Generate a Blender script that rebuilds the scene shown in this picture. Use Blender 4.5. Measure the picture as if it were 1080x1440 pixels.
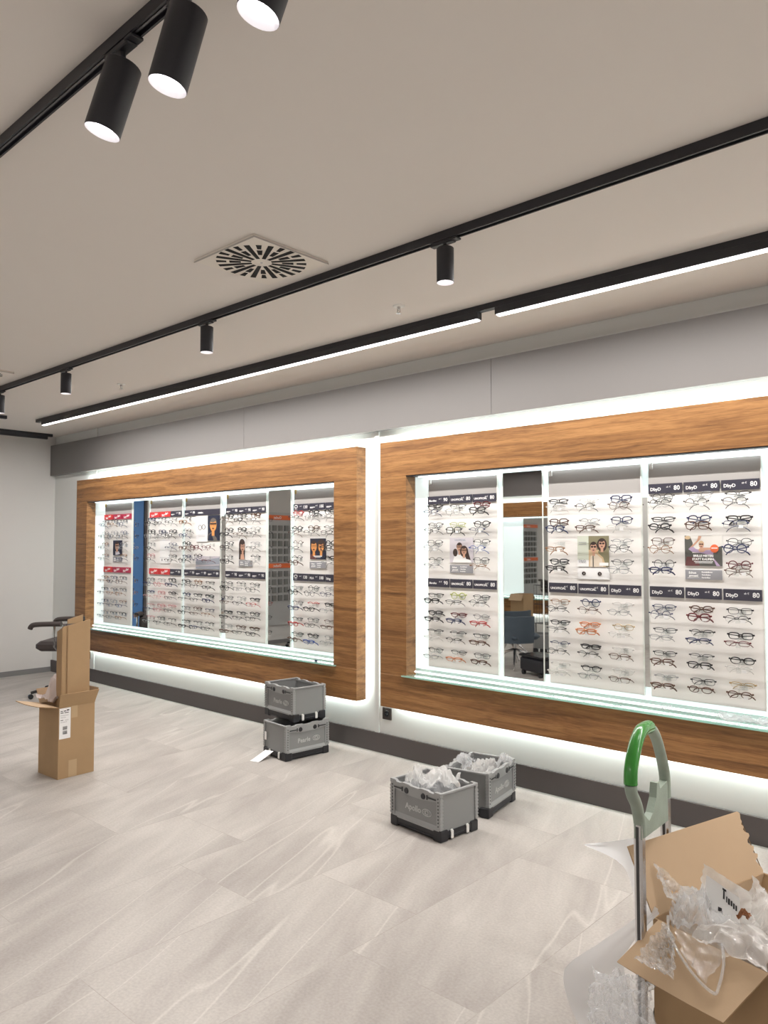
import bpy, math, random
from math import sin, cos, pi, radians
from mathutils import Vector, Matrix, noise
random.seed(7)
for o in list(bpy.data.objects): bpy.data.objects.remove(o)
SC = bpy.context.scene
COL = SC.collection

# ------------------------------------------------------------------ camera
CAM_YAW, CAM_PITCH, CAM_ROLL = radians(42.2629), radians(2.5246), radians(-0.06)
fw = Vector((-sin(CAM_YAW)*cos(CAM_PITCH), cos(CAM_YAW)*cos(CAM_PITCH), sin(CAM_PITCH)))
rt = Vector((cos(CAM_YAW), sin(CAM_YAW), 0)); up = rt.cross(fw)
r2 = rt*cos(CAM_ROLL)+up*sin(CAM_ROLL); u2 = -rt*sin(CAM_ROLL)+up*cos(CAM_ROLL)
cd = bpy.data.cameras.new('camera'); cam = bpy.data.objects.new('camera', cd); COL.objects.link(cam)
cd.sensor_fit = 'VERTICAL'; cd.sensor_height = 24; cd.lens = 24*1073.575/1440
cd.clip_start = .02
cam.matrix_world = Matrix(((r2.x,u2.x,-fw.x,0),(r2.y,u2.y,-fw.y,-4.3741),(r2.z,u2.z,-fw.z,1.58),(0,0,0,1)))
SC.camera = cam
# ------------------------------------------------------------------ view and world
SC.view_settings.view_transform = 'Standard'
SC.view_settings.look = 'None'
SC.view_settings.gamma = 1
SC.view_settings.use_curve_mapping = False
SC.view_settings.exposure = -0.58
W = bpy.data.worlds.new('world'); SC.world = W; W.use_nodes = True
W.node_tree.nodes['Background'].inputs[0].default_value = (.9, .92, 1, 1)
W.node_tree.nodes['Background'].inputs[1].default_value = .3
# light levels
LINE_W = 31       # ceiling linear lights, watt per metre
SPOT_W = 58       # track spots
HALO_W = 9.0      # strips behind the frames, watt per metre
WARM = (1, .93, .86); NEUT = (1, .965, .93); COOL = (.86, 1, .97)

ROOM_X0, ROOM_X1, ROOM_Y0, ZC = -9.65, 4.0, -7.6, 2.974

def area(name, loc, rot, sx, sy, power, col=NEUT, spread=180):
    d = bpy.data.lights.new(name, 'AREA'); d.shape = 'RECTANGLE'; d.size = sx; d.size_y = sy
    d.energy = power; d.color = col; d.spread = radians(spread)
    o = bpy.data.objects.new(name, d); COL.objects.link(o); o.location = loc; o.rotation_euler = rot
    return o
def spotlamp(name, loc, direction, power, col=NEUT, angle=84, blend=.7, rad=.03):
    d = bpy.data.lights.new(name, 'SPOT'); d.energy = power; d.color = col; d.spot_size = radians(angle)
    d.spot_blend = blend; d.shadow_soft_size = rad
    o = bpy.data.objects.new(name, d); COL.objects.link(o); o.location = loc
    o.rotation_euler = Vector(direction).to_track_quat('-Z', 'Y').to_euler()
    return o

# ------------------------------------------------------------------ materials
def srgb(r, g, b):
    f = lambda c: (c/255/12.92) if c/255 <= .04045 else ((c/255+.055)/1.055)**2.4
    return (f(r), f(g), f(b), 1)
MATS = {}
def mat(name, col=(.5,.5,.5,1), rough=.5, metal=0, emit=0, ecol=None, bump=0, bscale=60, var=0, vscale=8, alpha=1, trans=0, spec=.5, coat=0):
    if name in MATS: return MATS[name]
    m = bpy.data.materials.new(name); m.use_nodes = True; nt = m.node_tree; b = nt.nodes['Principled BSDF']
    if len(col) == 3: col = (*col, 1)
    b.inputs['Base Color'].default_value = col; b.inputs['Roughness'].default_value = rough
    b.inputs['Metallic'].default_value = metal; b.inputs['Specular IOR Level'].default_value = spec
    b.inputs['Alpha'].default_value = alpha; b.inputs['Transmission Weight'].default_value = trans
    b.inputs['Coat Weight'].default_value = coat
    if emit:
        b.inputs['Emission Color'].default_value = ecol or col; b.inputs['Emission Strength'].default_value = emit
    tc = nt.nodes.new('ShaderNodeTexCoord')
    if var:
        n = nt.nodes.new('ShaderNodeTexNoise'); n.inputs['Scale'].default_value = vscale; n.inputs['Detail'].default_value = 6
        r = nt.nodes.new('ShaderNodeValToRGB')
        r.color_ramp.elements[0].position = .3; r.color_ramp.elements[1].position = .7
        r.color_ramp.elements[0].color = (*[c*(1-var) for c in col[:3]], 1); r.color_ramp.elements[1].color = (*[min(1, c*(1+var)) for c in col[:3]], 1)
        nt.links.new(tc.outputs['Object'], n.inputs['Vector']); nt.links.new(n.outputs['Fac'], r.inputs[0]); nt.links.new(r.outputs[0], b.inputs['Base Color'])
    if bump:
        n = nt.nodes.new('ShaderNodeTexNoise'); n.inputs['Scale'].default_value = bscale
        bp = nt.nodes.new('ShaderNodeBump'); bp.inputs['Strength'].default_value = bump; bp.inputs['Distance'].default_value = .002
        nt.links.new(tc.outputs['Object'], n.inputs['Vector']); nt.links.new(n.outputs['Fac'], bp.inputs['Height']); nt.links.new(bp.outputs[0], b.inputs['Normal'])
    MATS[name] = m
    return m

def wood_mat():
    m = bpy.data.materials.new('walnut'); m.use_nodes = True; nt = m.node_tree; N = nt.nodes; L = nt.links; b = N['Principled BSDF']
    g = N.new('ShaderNodeNewGeometry'); mp = N.new('ShaderNodeMapping'); mp.inputs['Scale'].default_value = (.75, 5, 19)
    L.new(g.outputs['Position'], mp.inputs[0])
    warp = N.new('ShaderNodeTexNoise'); warp.inputs['Scale'].default_value = 1.3; warp.inputs['Detail'].default_value = 3
    L.new(g.outputs['Position'], warp.inputs['Vector'])
    ad = N.new('ShaderNodeMixRGB'); ad.blend_type = 'ADD'; ad.inputs[0].default_value = 1.3
    L.new(mp.outputs[0], ad.inputs[1]); L.new(warp.outputs['Color'], ad.inputs[2])
    n = N.new('ShaderNodeTexNoise'); n.inputs['Scale'].default_value = 1.6; n.inputs['Detail'].default_value = 9; n.inputs['Roughness'].default_value = .62
    n.inputs['Distortion'].default_value = .5
    L.new(ad.outputs[0], n.inputs['Vector'])
    r = N.new('ShaderNodeValToRGB'); e = r.color_ramp.elements
    e[0].position = .28; e[0].color = (.118, .052, .019, 1); e[1].position = .72; e[1].color = (.40, .205, .078, 1)
    k = e.new(.45); k.color = (.24, .112, .040, 1); k = e.new(.57); k.color = (.325, .16, .058, 1)
    L.new(n.outputs['Fac'], r.inputs[0])
    n2 = N.new('ShaderNodeTexNoise'); n2.inputs['Scale'].default_value = 9; n2.inputs['Detail'].default_value = 4
    mp2 = N.new('ShaderNodeMapping'); mp2.inputs['Scale'].default_value = (1.5, 20, 34); L.new(g.outputs['Position'], mp2.inputs[0]); L.new(mp2.outputs[0], n2.inputs['Vector'])
    r3 = N.new('ShaderNodeValToRGB'); r3.color_ramp.elements[0].position = .3; r3.color_ramp.elements[0].color = (.62, .58, .55, 1); r3.color_ramp.elements[1].position = .55; r3.color_ramp.elements[1].color = (1, 1, 1, 1)
    L.new(n2.outputs['Fac'], r3.inputs[0])
    mx = N.new('ShaderNodeMixRGB'); mx.blend_type = 'MULTIPLY'; mx.inputs[0].default_value = .8; L.new(r.outputs[0], mx.inputs[1]); L.new(r3.outputs[0], mx.inputs[2])
    L.new(mx.outputs[0], b.inputs['Base Color'])
    b.inputs['Roughness'].default_value = .42; b.inputs['Specular IOR Level'].default_value = .4
    return m

def floor_mat():
    m = bpy.data.materials.new('stone_tiles'); m.use_nodes = True; nt = m.node_tree; N = nt.nodes; L = nt.links; b = N['Principled BSDF']
    g = N.new('ShaderNodeNewGeometry')
    br = N.new('ShaderNodeTexBrick'); br.offset = .33; br.inputs['Scale'].default_value = 1
    br.inputs['Brick Width'].default_value = 1.2; br.inputs['Row Height'].default_value = .6
    br.inputs['Mortar Size'].default_value = .0015; br.inputs['Mortar Smooth'].default_value = .3
    br.inputs['Color1'].default_value = (0, 0, 0, 1); br.inputs['Color2'].default_value = (1, 1, 1, 1); br.inputs['Mortar'].default_value = (.5, .5, .5, 1)
    rot = N.new('ShaderNodeMapping'); rot.inputs['Rotation'].default_value = (0, 0, radians(90)); rot.inputs['Location'].default_value = (.2, .35, 0)
    L.new(g.outputs['Position'], rot.inputs[0]); L.new(rot.outputs[0], br.inputs['Vector'])
    # per tile offset for the veins
    off = N.new('ShaderNodeVectorMath'); off.operation = 'SCALE'; off.inputs['Scale'].default_value = 7.3
    L.new(br.outputs['Color'], off.inputs[0])
    add = N.new('ShaderNodeVectorMath'); add.operation = 'ADD'; L.new(g.outputs['Position'], add.inputs[0]); L.new(off.outputs[0], add.inputs[1])
    mp0 = N.new('ShaderNodeMapping'); mp0.inputs['Rotation'].default_value = (0, 0, radians(-24)); L.new(add.outputs[0], mp0.inputs[0])
    mp = N.new('ShaderNodeMapping'); mp.inputs['Scale'].default_value = (3.4, .75, 1)
    L.new(mp0.outputs[0], mp.inputs[0])
    n = N.new('ShaderNodeTexNoise'); n.inputs['Scale'].default_value = 1.5; n.inputs['Detail'].default_value = 7; n.inputs['Roughness'].default_value = .55; n.inputs['Distortion'].default_value = .35
    L.new(mp.outputs[0], n.inputs['Vector'])
    r = N.new('ShaderNodeValToRGB'); e = r.color_ramp.elements
    e[0].position = .3; e[0].color = (.325, .296, .275, 1); e[1].position = .68; e[1].color = (.465, .434, .405, 1); k = e.new(.5); k.color = (.40, .370, .345, 1)
    L.new(n.outputs['Fac'], r.inputs[0])
    # thin pale veins
    mv = N.new('ShaderNodeMapping'); mv.inputs['Scale'].default_value = (2.0, .2, 1); L.new(mp0.outputs[0], mv.inputs[0])
    nv = N.new('ShaderNodeTexNoise'); nv.inputs['Scale'].default_value = 1.1; nv.inputs['Detail'].default_value = 2.5; nv.inputs['Roughness'].default_value = .38; nv.inputs['Distortion'].default_value = .15
    L.new(mv.outputs[0], nv.inputs['Vector'])
    rv = N.new('ShaderNodeValToRGB'); e = rv.color_ramp.elements; e[0].position = .496; e[0].color = (0,0,0,1); e[1].position = .504; e[1].color = (0,0,0,1)
    k = e.new(.5); k.color = (1,1,1,1)
    L.new(nv.outputs['Fac'], rv.inputs[0])
    mx = N.new('ShaderNodeMixRGB'); mx.inputs[2].default_value = (.58, .55, .51, 1); L.new(r.outputs[0], mx.inputs[1])
    sc = N.new('ShaderNodeMath'); sc.operation = 'MULTIPLY'; sc.inputs[1].default_value = .5; L.new(rv.outputs[0], sc.inputs[0]); L.new(sc.outputs[0], mx.inputs[0])
    # fine grain
    ng = N.new('ShaderNodeTexNoise'); ng.inputs['Scale'].default_value = 90; ng.inputs['Detail'].default_value = 3; L.new(g.outputs['Position'], ng.inputs['Vector'])
    rg = N.new('ShaderNodeValToRGB'); rg.color_ramp.elements[0].position = .25; rg.color_ramp.elements[0].color = (.86,.86,.86,1); rg.color_ramp.elements[1].position = .75; rg.color_ramp.elements[1].color = (1.06,1.06,1.06,1)
    L.new(ng.outputs['Fac'], rg.inputs[0])
    m2 = N.new('ShaderNodeMixRGB'); m2.blend_type = 'MULTIPLY'; m2.inputs[0].default_value = 1; L.new(mx.outputs[0], m2.inputs[1]); L.new(rg.outputs[0], m2.inputs[2])
    m3 = N.new('ShaderNodeMixRGB'); m3.blend_type = 'MULTIPLY'; m3.inputs[2].default_value = (.8, .78, .76, 1); L.new(m2.outputs[0], m3.inputs[1])
    L.new(br.outputs['Fac'], m3.inputs[0])
    L.new(m3.outputs[0], b.inputs['Base Color']); b.inputs['Roughness'].default_value = .5; b.inputs['Specular IOR Level'].default_value = .35
    return m

def film_mat(name, white=.12, gloss=.3, tint=(.95,.96,.98), rough=.12, bscale=30, bump=.6):
    """clear crumpled plastic film: mostly lets light through, with sharp highlights"""
    m = bpy.data.materials.new(name); m.use_nodes = True; nt = m.node_tree; N = nt.nodes; L = nt.links
    for n in list(N): N.remove(n)
    out = N.new('ShaderNodeOutputMaterial'); tr = N.new('ShaderNodeBsdfTransparent'); tr.inputs[0].default_value = (.97,.98,.98,1)
    gl = N.new('ShaderNodeBsdfGlossy'); gl.inputs['Roughness'].default_value = rough; gl.inputs[0].default_value = (1,1,1,1)
    df = N.new('ShaderNodeBsdfDiffuse'); df.inputs[0].default_value = (*tint, 1)
    tl = N.new('ShaderNodeBsdfTranslucent'); tl.inputs[0].default_value = (*tint, 1)
    dt = N.new('ShaderNodeMixShader'); dt.inputs[0].default_value = .5; L.new(df.outputs[0], dt.inputs[1]); L.new(tl.outputs[0], dt.inputs[2])
    m1 = N.new('ShaderNodeMixShader'); m1.inputs[0].default_value = white; L.new(tr.outputs[0], m1.inputs[1]); L.new(dt.outputs[0], m1.inputs[2])
    fr = N.new('ShaderNodeLayerWeight'); fr.inputs[0].default_value = gloss
    m2 = N.new('ShaderNodeMixShader'); L.new(fr.outputs['Facing'], m2.inputs[0]); L.new(m1.outputs[0], m2.inputs[1]); L.new(gl.outputs[0], m2.inputs[2])
    if bump:
        tc = N.new('ShaderNodeTexCoord'); n = N.new('ShaderNodeTexNoise'); n.inputs['Scale'].default_value = bscale; n.inputs['Detail'].default_value = 4; n.inputs['Distortion'].default_value = 1.5
        bp = N.new('ShaderNodeBump'); bp.inputs['Strength'].default_value = bump; bp.inputs['Distance'].default_value = .01
        L.new(tc.outputs['Object'], n.inputs['Vector']); L.new(n.outputs['Fac'], bp.inputs['Height'])
        for s in (gl, fr): L.new(bp.outputs[0], s.inputs['Normal'])
    L.new(m2.outputs[0], out.inputs[0])
    MATS[name] = m
    return m

M_WOOD = wood_mat(); M_FLOOR = floor_mat()
M_WALL = mat('white_wall_paint', (.74,.75,.73), .7, bump=.15, bscale=250)
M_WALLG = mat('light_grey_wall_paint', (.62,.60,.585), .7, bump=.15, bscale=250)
M_CEIL = mat('ceiling_paint', (.79,.745,.70), .85)
M_FASC = mat('taupe_laminate', (.165,.155,.15), .55)
M_SKIRT = mat('dark_taupe_skirting', (.105,.09,.088), .5)
M_SKIRT2 = mat('grey_skirting', (.19,.185,.185), .5)
M_BLACK = mat('black_lacquer', (.018,.018,.024), .42)
M_BLKG = mat('black_gloss', (.012,.012,.015), .2)
M_BOARD = mat('grey_board', (.38,.36,.345), .6)
M_PANEL = mat('white_slotted_panel', (.86,.84,.81), .5)
M_EDGE = mat('board_edge', (.80,.82,.78), .4)
M_MIRROR = mat('mirror_glass', (.82,.84,.83), .015, metal=1)
M_LUM = mat('luminous_panel', (.85,.95,.95), .6, emit=.85, ecol=(.88,1,.99,1))
M_TUBE = mat('led_tube', (1,1,1), .5, emit=3, ecol=(.93,1,1,1))
M_DIFF = mat('lit_diffuser', (1,1,1), .5, emit=6, ecol=(1,.97,.97,1))
M_LENSL = mat('lit_lamp_lens', (1,1,1), .5, emit=9, ecol=(1,.96,.99,1))
M_REFL = mat('lamp_reflector', (.85,.83,.85), .25, metal=.6, emit=.8, ecol=(1,.94,1,1))
M_STEEL = mat('chrome_steel', (.62,.62,.63), .2, metal=1)
M_WHITE = mat('white_plastic', (.82,.82,.80), .4)
M_PAPER = mat('white_paper', (.86,.86,.86), .7)
M_PRINT = mat('black_print', (.03,.03,.035), .7)
M_GPRINT = mat('grey_print', (.3,.3,.32), .7)
M_SIGN = mat('dark_blue_grey_sign', (.045,.043,.062), .35)
M_RED = mat('red_sign', (.62,.045,.045), .4)
M_CRIM = mat('crimson_sign', (.42,.03,.07), .4)
M_PLAQ = mat('grey_plaque', (.21,.21,.205), .5)
M_WTXT = mat('white_lettering', (.88,.88,.87), .6)
M_PTXT = mat('pale_grey_lettering', (.5,.5,.5), .6)
M_CRATE = mat('grey_crate_plastic', (.235,.24,.24), .45, bump=.1, bscale=400)
M_CRATER = mat('light_grey_crate_ribs', (.31,.315,.315), .4)
M_CARD = mat('brown_cardboard', (.39,.255,.135), .8, var=.06, vscale=5)
M_CARDI = mat('inner_cardboard', (.50,.355,.225), .8, var=.04, vscale=4)
M_TAPE = mat('parcel_tape', (.47,.33,.19), .3)
M_KRAFT = mat('pale_packing_paper', (.66,.58,.56), .75)
M_BROWN = mat('dark_brown_upholstery', (.045,.034,.032), .5)
M_BLUEG = mat('blue_grey_upholstery', (.055,.075,.1), .7)
M_ORANGE = mat('orange_sign', (.82,.16,.04), .5)
M_GREEN = mat('green_handle_plastic', (.035,.26,.03), .22, coat=.4)
M_BRASS = mat('brass_fitting', (.6,.45,.2), .3, metal=.8)
M_FILM = film_mat('clear_plastic_film', white=.2, gloss=.12, rough=.12)
M_FILM2 = film_mat('crumpled_clear_film', white=.36, gloss=.15, rough=.12, bscale=45, bump=1)
M_FOIL = film_mat('cloudy_white_foil', white=.72, gloss=.05, rough=.4, tint=(.8,.81,.84), bscale=6, bump=.25)
M_BAG = film_mat('milky_bag', white=.6, gloss=.12, rough=.15, tint=(.93,.92,.91), bscale=25, bump=.6)
M_ACRYL = film_mat('clear_acrylic', white=.05, gloss=.12, rough=.05, tint=(1,1,1), bump=0)
M_LENS = film_mat('spectacle_lens', white=.02, gloss=.04, rough=.02, bump=0)
M_SHELF = film_mat('green_tinted_glass', white=.62, gloss=.25, rough=.05, tint=(.55,.85,.76), bump=0)

# ------------------------------------------------------------------ mesh helpers
class MB:
    def __init__(s): s.v = []; s.f = []; s.m = []
    def quad(s, pts, mi=0):
        n = len(s.v); s.v += [tuple(p) for p in pts]; s.f.append(tuple(range(n, n+len(pts)))); s.m.append(mi); return s
    def box(s, x0, x1, y0, y1, z0, z1, mi=0, T=None):
        n = len(s.v)
        P = [(x0,y0,z0),(x1,y0,z0),(x1,y1,z0),(x0,y1,z0),(x0,y0,z1),(x1,y0,z1),(x1,y1,z1),(x0,y1,z1)]
        if T: P = [tuple(T @ Vector(p)) for p in P]
        s.v += P
        for f in ((0,3,2,1),(4,5,6,7),(0,1,5,4),(1,2,6,5),(2,3,7,6),(3,0,4,7)):
            s.f.append(tuple(n+i for i in f)); s.m.append(mi)
        return s
    def bbox(s, x0, x1, y0, y1, z0, z1, b=.004, mi=0, T=None):
        """box with chamfered edges"""
        def ring(z, i):
            return [(x0+i+b,y0+i,z),(x1-i-b,y0+i,z),(x1-i,y0+i+b,z),(x1-i,y1-i-b,z),(x1-i-b,y1-i,z),(x0+i+b,y1-i,z),(x0+i,y1-i-b,z),(x0+i,y0+i+b,z)]
        R = [ring(z0,b),ring(z0+b,0),ring(z1-b,0),ring(z1,b)]
        return s.loft(R, mi, T, caps=True)
    def loft(s, rings, mi=0, T=None, caps=True, closed=True):
        n = len(s.v); k = len(rings[0])
        for r in rings: s.v += [tuple(T @ Vector(p)) if T else tuple(p) for p in r]
        for i in range(len(rings)-1):
            for j in range(k if closed else k-1):
                a = n+i*k+j; b2 = n+i*k+(j+1) % k
                s.f.append((a, b2, b2+k, a+k)); s.m.append(mi)
        if caps:
            s.f.append(tuple(n+j for j in reversed(range(k)))); s.m.append(mi)
            s.f.append(tuple(n+(len(rings)-1)*k+j for j in range(k))); s.m.append(mi)
        return s
    def tube(s, pts, r, k=8, mi=0, caps=True, closed=False, flat=1.0, T=None, up=(0,0,1)):
        pts = [Vector(p) for p in pts]; n = len(pts)
        rad = r if isinstance(r, (list, tuple)) else [r]*n
        rings = []
        U = Vector(up)
        for i, p in enumerate(pts):
            a = pts[(i-1) % n] if (closed or i > 0) else p
            c = pts[(i+1) % n] if (closed or i < n-1) else p
            d = (c-a).normalized()
            x = d.cross(U)
            if x.length < 1e-3: x = d.cross(Vector((1,0,0)) if abs(d.x) < .9 else Vector((0,1,0)))
            x.normalize(); y = x.cross(d).normalized()
            rings.append([p+x*cos(2*pi*j/k)*rad[i]*flat+y*sin(2*pi*j/k)*rad[i] for j in range(k)])
        if closed: rings.append(rings[0]); caps = False
        return s.loft([[tuple(q) for q in R] for R in rings], mi, T, caps)
    def cyl(s, p0, p1, r0, r1=None, k=20, mi=0, caps=True, T=None):
        return s.tube([p0, p1], [r0, r0 if r1 is None else r1], k, mi, caps, T=T)
    def grid(s, fn, nu, nv, mi=0):
        n = len(s.v)
        for i in range(nu+1):
            for j in range(nv+1): s.v.append(tuple(fn(i/nu, j/nv)))
        for i in range(nu):
            for j in range(nv):
                a = n+i*(nv+1)+j; s.f.append((a, a+nv+1, a+nv+2, a+1)); s.m.append(mi)
        return s
    def build(s, name, mats, parent=None, smooth=False, loc=None, rot=None):
        me = bpy.data.meshes.new(name); me.from_pydata(s.v, [], s.f)
        if not isinstance(mats, (list, tuple)): mats = [mats]
        for m in mats: me.materials.append(m)
        for p, mi in zip(me.polygons, s.m): p.material_index = mi; p.use_smooth = smooth
        me.update()
        o = bpy.data.objects.new(name, me); COL.objects.link(o)
        if parent: o.parent = parent
        if loc: o.location = loc
        if rot: o.rotation_euler = rot
        if smooth:
            md = o.modifiers.new('edges', 'EDGE_SPLIT'); md.split_angle = radians(40)
        return o
def tag(o, label=None, cat=None, group=None, kind=None):
    if label: o['label'] = label
    if cat: o['category'] = cat
    if group: o['group'] = group
    if kind: o['kind'] = kind
    return o
def empty(name, loc=(0,0,0), rz=0, label=None, cat=None, group=None, kind=None):
    o = bpy.data.objects.new(name, None); COL.objects.link(o); o.location = loc; o.rotation_euler = (0,0,rz); o.empty_display_size = .1
    return tag(o, label, cat, group, kind)
def copy_tree(o, parent=None):
    c = o.copy(); COL.objects.link(c)
    if parent: c.parent = parent
    for ch in [q for q in o.children]: copy_tree(ch, c)
    return c
def smooth_path(pl, n=5):
    P = [Vector(p) for p in pl]; out = []
    for i in range(len(P)-1):
        p0 = P[max(i-1,0)]; p1 = P[i]; p2 = P[i+1]; p3 = P[min(i+2, len(P)-1)]
        for k in range(n):
            t = k/n; out.append(.5*((2*p1)+(-p0+p2)*t+(2*p0-5*p1+4*p2-p3)*t*t+(-p0+3*p1-3*p2+p3)*t**3))
    out.append(P[-1]); return out
TXT = {}
def text_mesh(s, size, align='LEFT', spacing=1.0, offset=0.0):
    k = (s, size, align, offset, spacing)
    if k in TXT: return TXT[k]
    cu = bpy.data.curves.new('lettering', 'FONT'); cu.body = s; cu.size = size; cu.align_x = align; cu.align_y = 'CENTER'; cu.resolution_u = 2
    cu.space_character = spacing; cu.offset = offset; cu.extrude = .0003
    t = bpy.data.objects.new('tmp', cu); COL.objects.link(t)
    dg = bpy.context.evaluated_depsgraph_get(); me = bpy.data.meshes.new_from_object(t.evaluated_get(dg))
    bpy.data.objects.remove(t); TXT[k] = me
    return me
def text(name, s, size, T, m, parent=None, align='LEFT', offset=0.0, spacing=1.0):
    me = text_mesh(s, size, align, spacing, offset).copy(); me.materials.clear(); me.materials.append(m)
    me.transform(T); o = bpy.data.objects.new(name, me); COL.objects.link(o)
    if parent: o.parent = parent
    return o
def merge_text(mb, s, size, T, mi, align='LEFT', offset=0.0, spacing=1.0):
    me = text_mesh(s, size, align, spacing, offset); n = len(mb.v)
    mb.v += [tuple(T @ v.co) for v in me.vertices]
    for p in me.polygons: mb.f.append(tuple(n+i for i in p.vertices)); mb.m.append(mi)
FRONT = Matrix.Rotation(pi/2, 4, 'X')       # text plane xz, facing -y
def at(x, y, z, R=FRONT): return Matrix.Translation((x, y, z)) @ R

# ------------------------------------------------------------------ room shell
def struct(name, mb, m, parent=None):
    o = mb.build(name, m, parent)
    if not parent: o['kind'] = 'structure'
    return o
X0, X1, Y0 = ROOM_X0, ROOM_X1, ROOM_Y0
struct('floor', MB().box(X0, X1, Y0, 0, -.1, 0), M_FLOOR)
struct('ceiling', MB().box(X0, X1, Y0, 0, ZC, ZC+.1), M_CEIL)
struct('wall_back', MB().box(X0, X1, 0, .1, -.1, ZC+.1), M_WALL)
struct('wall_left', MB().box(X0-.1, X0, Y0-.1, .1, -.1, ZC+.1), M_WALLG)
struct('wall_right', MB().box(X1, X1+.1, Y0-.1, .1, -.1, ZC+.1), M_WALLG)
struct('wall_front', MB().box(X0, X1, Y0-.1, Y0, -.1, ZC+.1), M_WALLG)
struct('baseboard_back', MB().box(X0+.001, X1, -.02, -.0005, .0005, .145), M_SKIRT)
struct('baseboard_left', MB().box(X0+.0005, X0+.012, Y0+.05, -.021, .0005, .062), M_SKIRT2)
# taupe fascia over the frames, in butted boards
seams = [X0+.002, -5.659, -2.928, -.2, 2.5, X1]
for i in range(5):
    struct('trim_%d' % (i+1), MB().box(seams[i]+(.0015 if i else 0), seams[i+1]-.0015, -.066, -.0005, 2.470, 2.855), M_FASC)
struct('trim_8', MB().box(X0+.002, X1, Y0+.0005, Y0+.066, 2.470, 2.9), M_SKIRT)
struct('trim_6', MB().box(-8.622, -8.544, -.012, -.0005, .1455, ZC-.001), M_WALL)
struct('trim_7', MB().box(-4.06, -4.018, -.014, -.0005, .1455, 2.469), M_WALL)
# doorway on the left wall, seen only in the display mirrors
d1 = empty('door_1', (X0, -1.08, 0), kind='structure')
MB().box(.001, .02, -.27, .27, .002, 2.3).build('door_panel', mat('blue_glazing', (.09,.22,.48), .2), d1)
fb = MB(); fb.box(.001, .05, -.31, -.275, 0, 2.35).box(.001, .05, .275, .31, 0, 2.35).box(.001, .05, -.275, .275, 2.31, 2.35); fb.build('door_frame', M_SKIRT, d1)

# ------------------------------------------------------------------ wooden display frames
def make_frame(name, xa, xb, label, origin=(0,0,0), rz=0, group=None, power=True):
    """xa..xb outer extent along the wall, built facing -y"""
    root = empty(name, origin, rz, label, 'display frame', group)
    z0, z1, oz0, oz1, st = .388, 2.353, .63, 2.093, .254
    yf, yb = -.142, -.034
    g = .0007
    MB().bbox(xa, xb, yf, yb, oz1, z1, .0015).build('top_rail', M_WOOD, root)
    MB().bbox(xa, xb, yf, yb, z0, oz0, .0015).build('bottom_rail', M_WOOD, root)
    for a, b in ((xa, xa+st), (xb-st, xb)):
        MB().bbox(a, b, yf, yb, oz0+g, oz1-g, .0015).build('stile', M_WOOD, root)
    c = MB(); c.box(xa+.05, xb-.05, -.033, -.002, z0+.05, oz0-.02).box(xa+.05, xb-.05, -.033, -.002, oz1+.02, z1-.05)
    c.box(xa+.05, xa+st-.01, -.033, -.002, oz0-.02, oz1+.02).box(xb-st+.01, xb-.05, -.033, -.002, oz0-.02, oz1+.02)
    c.build('mounting_frame', M_WHITE, root)
    MB().box(xa+st-.009, xb-st+.009, -.018, -.003, oz0+.05, oz1+.019).box(xa+st-.009, xb-st+.009, -.017, -.003, oz0-.019, oz0+.0495, 1).build('luminous_back_panel', [M_LUM, mat('mint_glass_back', (.62,.78,.73), .4)], root)
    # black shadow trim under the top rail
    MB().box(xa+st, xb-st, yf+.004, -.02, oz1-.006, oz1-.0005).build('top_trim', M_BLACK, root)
    tb = MB(); tb.cyl((xa+st+.002, -.045, oz0+.028), (xb-st-.002, -.045, oz0+.026), .0065, k=10); tb.build('led_tube', M_TUBE, root, smooth=True)
    tb = MB(); tb.box(xa+st+.06, xb-st-.01, -.074, -.060, oz1-.012, oz1-.0065); tb.build('top_led_strip', M_TUBE, root)
    sh = MB(); sh.box(xa+st-.001, xb-st+.001, -.15, -.06, oz0+.0008, oz0+.0105).box(xa+st-.03, xb-st+.03, -.165, -.1425, oz0+.0008, oz0+.0105)
    sh.build('glass_shelf', M_SHELF, root)
    T = root.matrix_world if not rz else Matrix.Translation(origin) @ Matrix.Rotation(rz, 4, 'Z')
    def A(nm, p, d, sx, sy, w, col=COOL, spread=180):
        d = (T.to_3x3() @ Vector(d)); q = d.to_track_quat('-Z', 'Y')
        return p, d, sx, sy, w
    L = xb-xa
    def lamp(nm, p, direc, along, length, w, width=.015, col=COOL):
        d = (T.to_3x3() @ Vector(direc)).normalized(); ax = (T.to_3x3() @ Vector(along)).normalized()
        z = -d; x = ax; y = z.cross(x)
        l = area(nm, (0,0,0), (0,0,0), length, width, w*length, col)
        m = Matrix((( x.x,y.x,z.x,0),(x.y,y.y,z.y,0),(x.z,y.z,z.z,0),(0,0,0,1))); m.translation = T @ Vector(p); l.matrix_world = m
    i = .03
    lamp('top_strip_lamp', ((xa+xb)/2+.03, -.067, oz1-.0125), (0,.2,-1), (1,0,0), L-2*st-.09, .9, .012, (.93,1,1))
    lamp('halo_strip', ((xa+xb)/2, -.026, z1-i), (0,1,.5), (1,0,0), L-.1, HALO_W*1.05)
    lamp('halo_strip', ((xa+xb)/2, -.026, z0+i), (0,1,-.3), (1,0,0), L-.1, HALO_W*1.1)
    lamp('halo_strip', (xa+i, -.026, (z0+z1)/2), (-.2,1,0), (0,0,1), z1-z0-.1, HALO_W*.6)
    lamp('halo_strip', (xb-i, -.026, (z0+z1)/2), (.2,1,0), (0,0,1), z1-z0-.1, HALO_W*.6)
    return root
F1 = make_frame('wooden_display_frame', -8.766, -4.134, 'large walnut wall frame with lit recess at the far end, beside the white wall strip')
F2 = make_frame('wooden_display_frame', -3.884, .748, 'large walnut wall frame with lit recess nearest the viewer, cut off by the picture edge')
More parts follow.
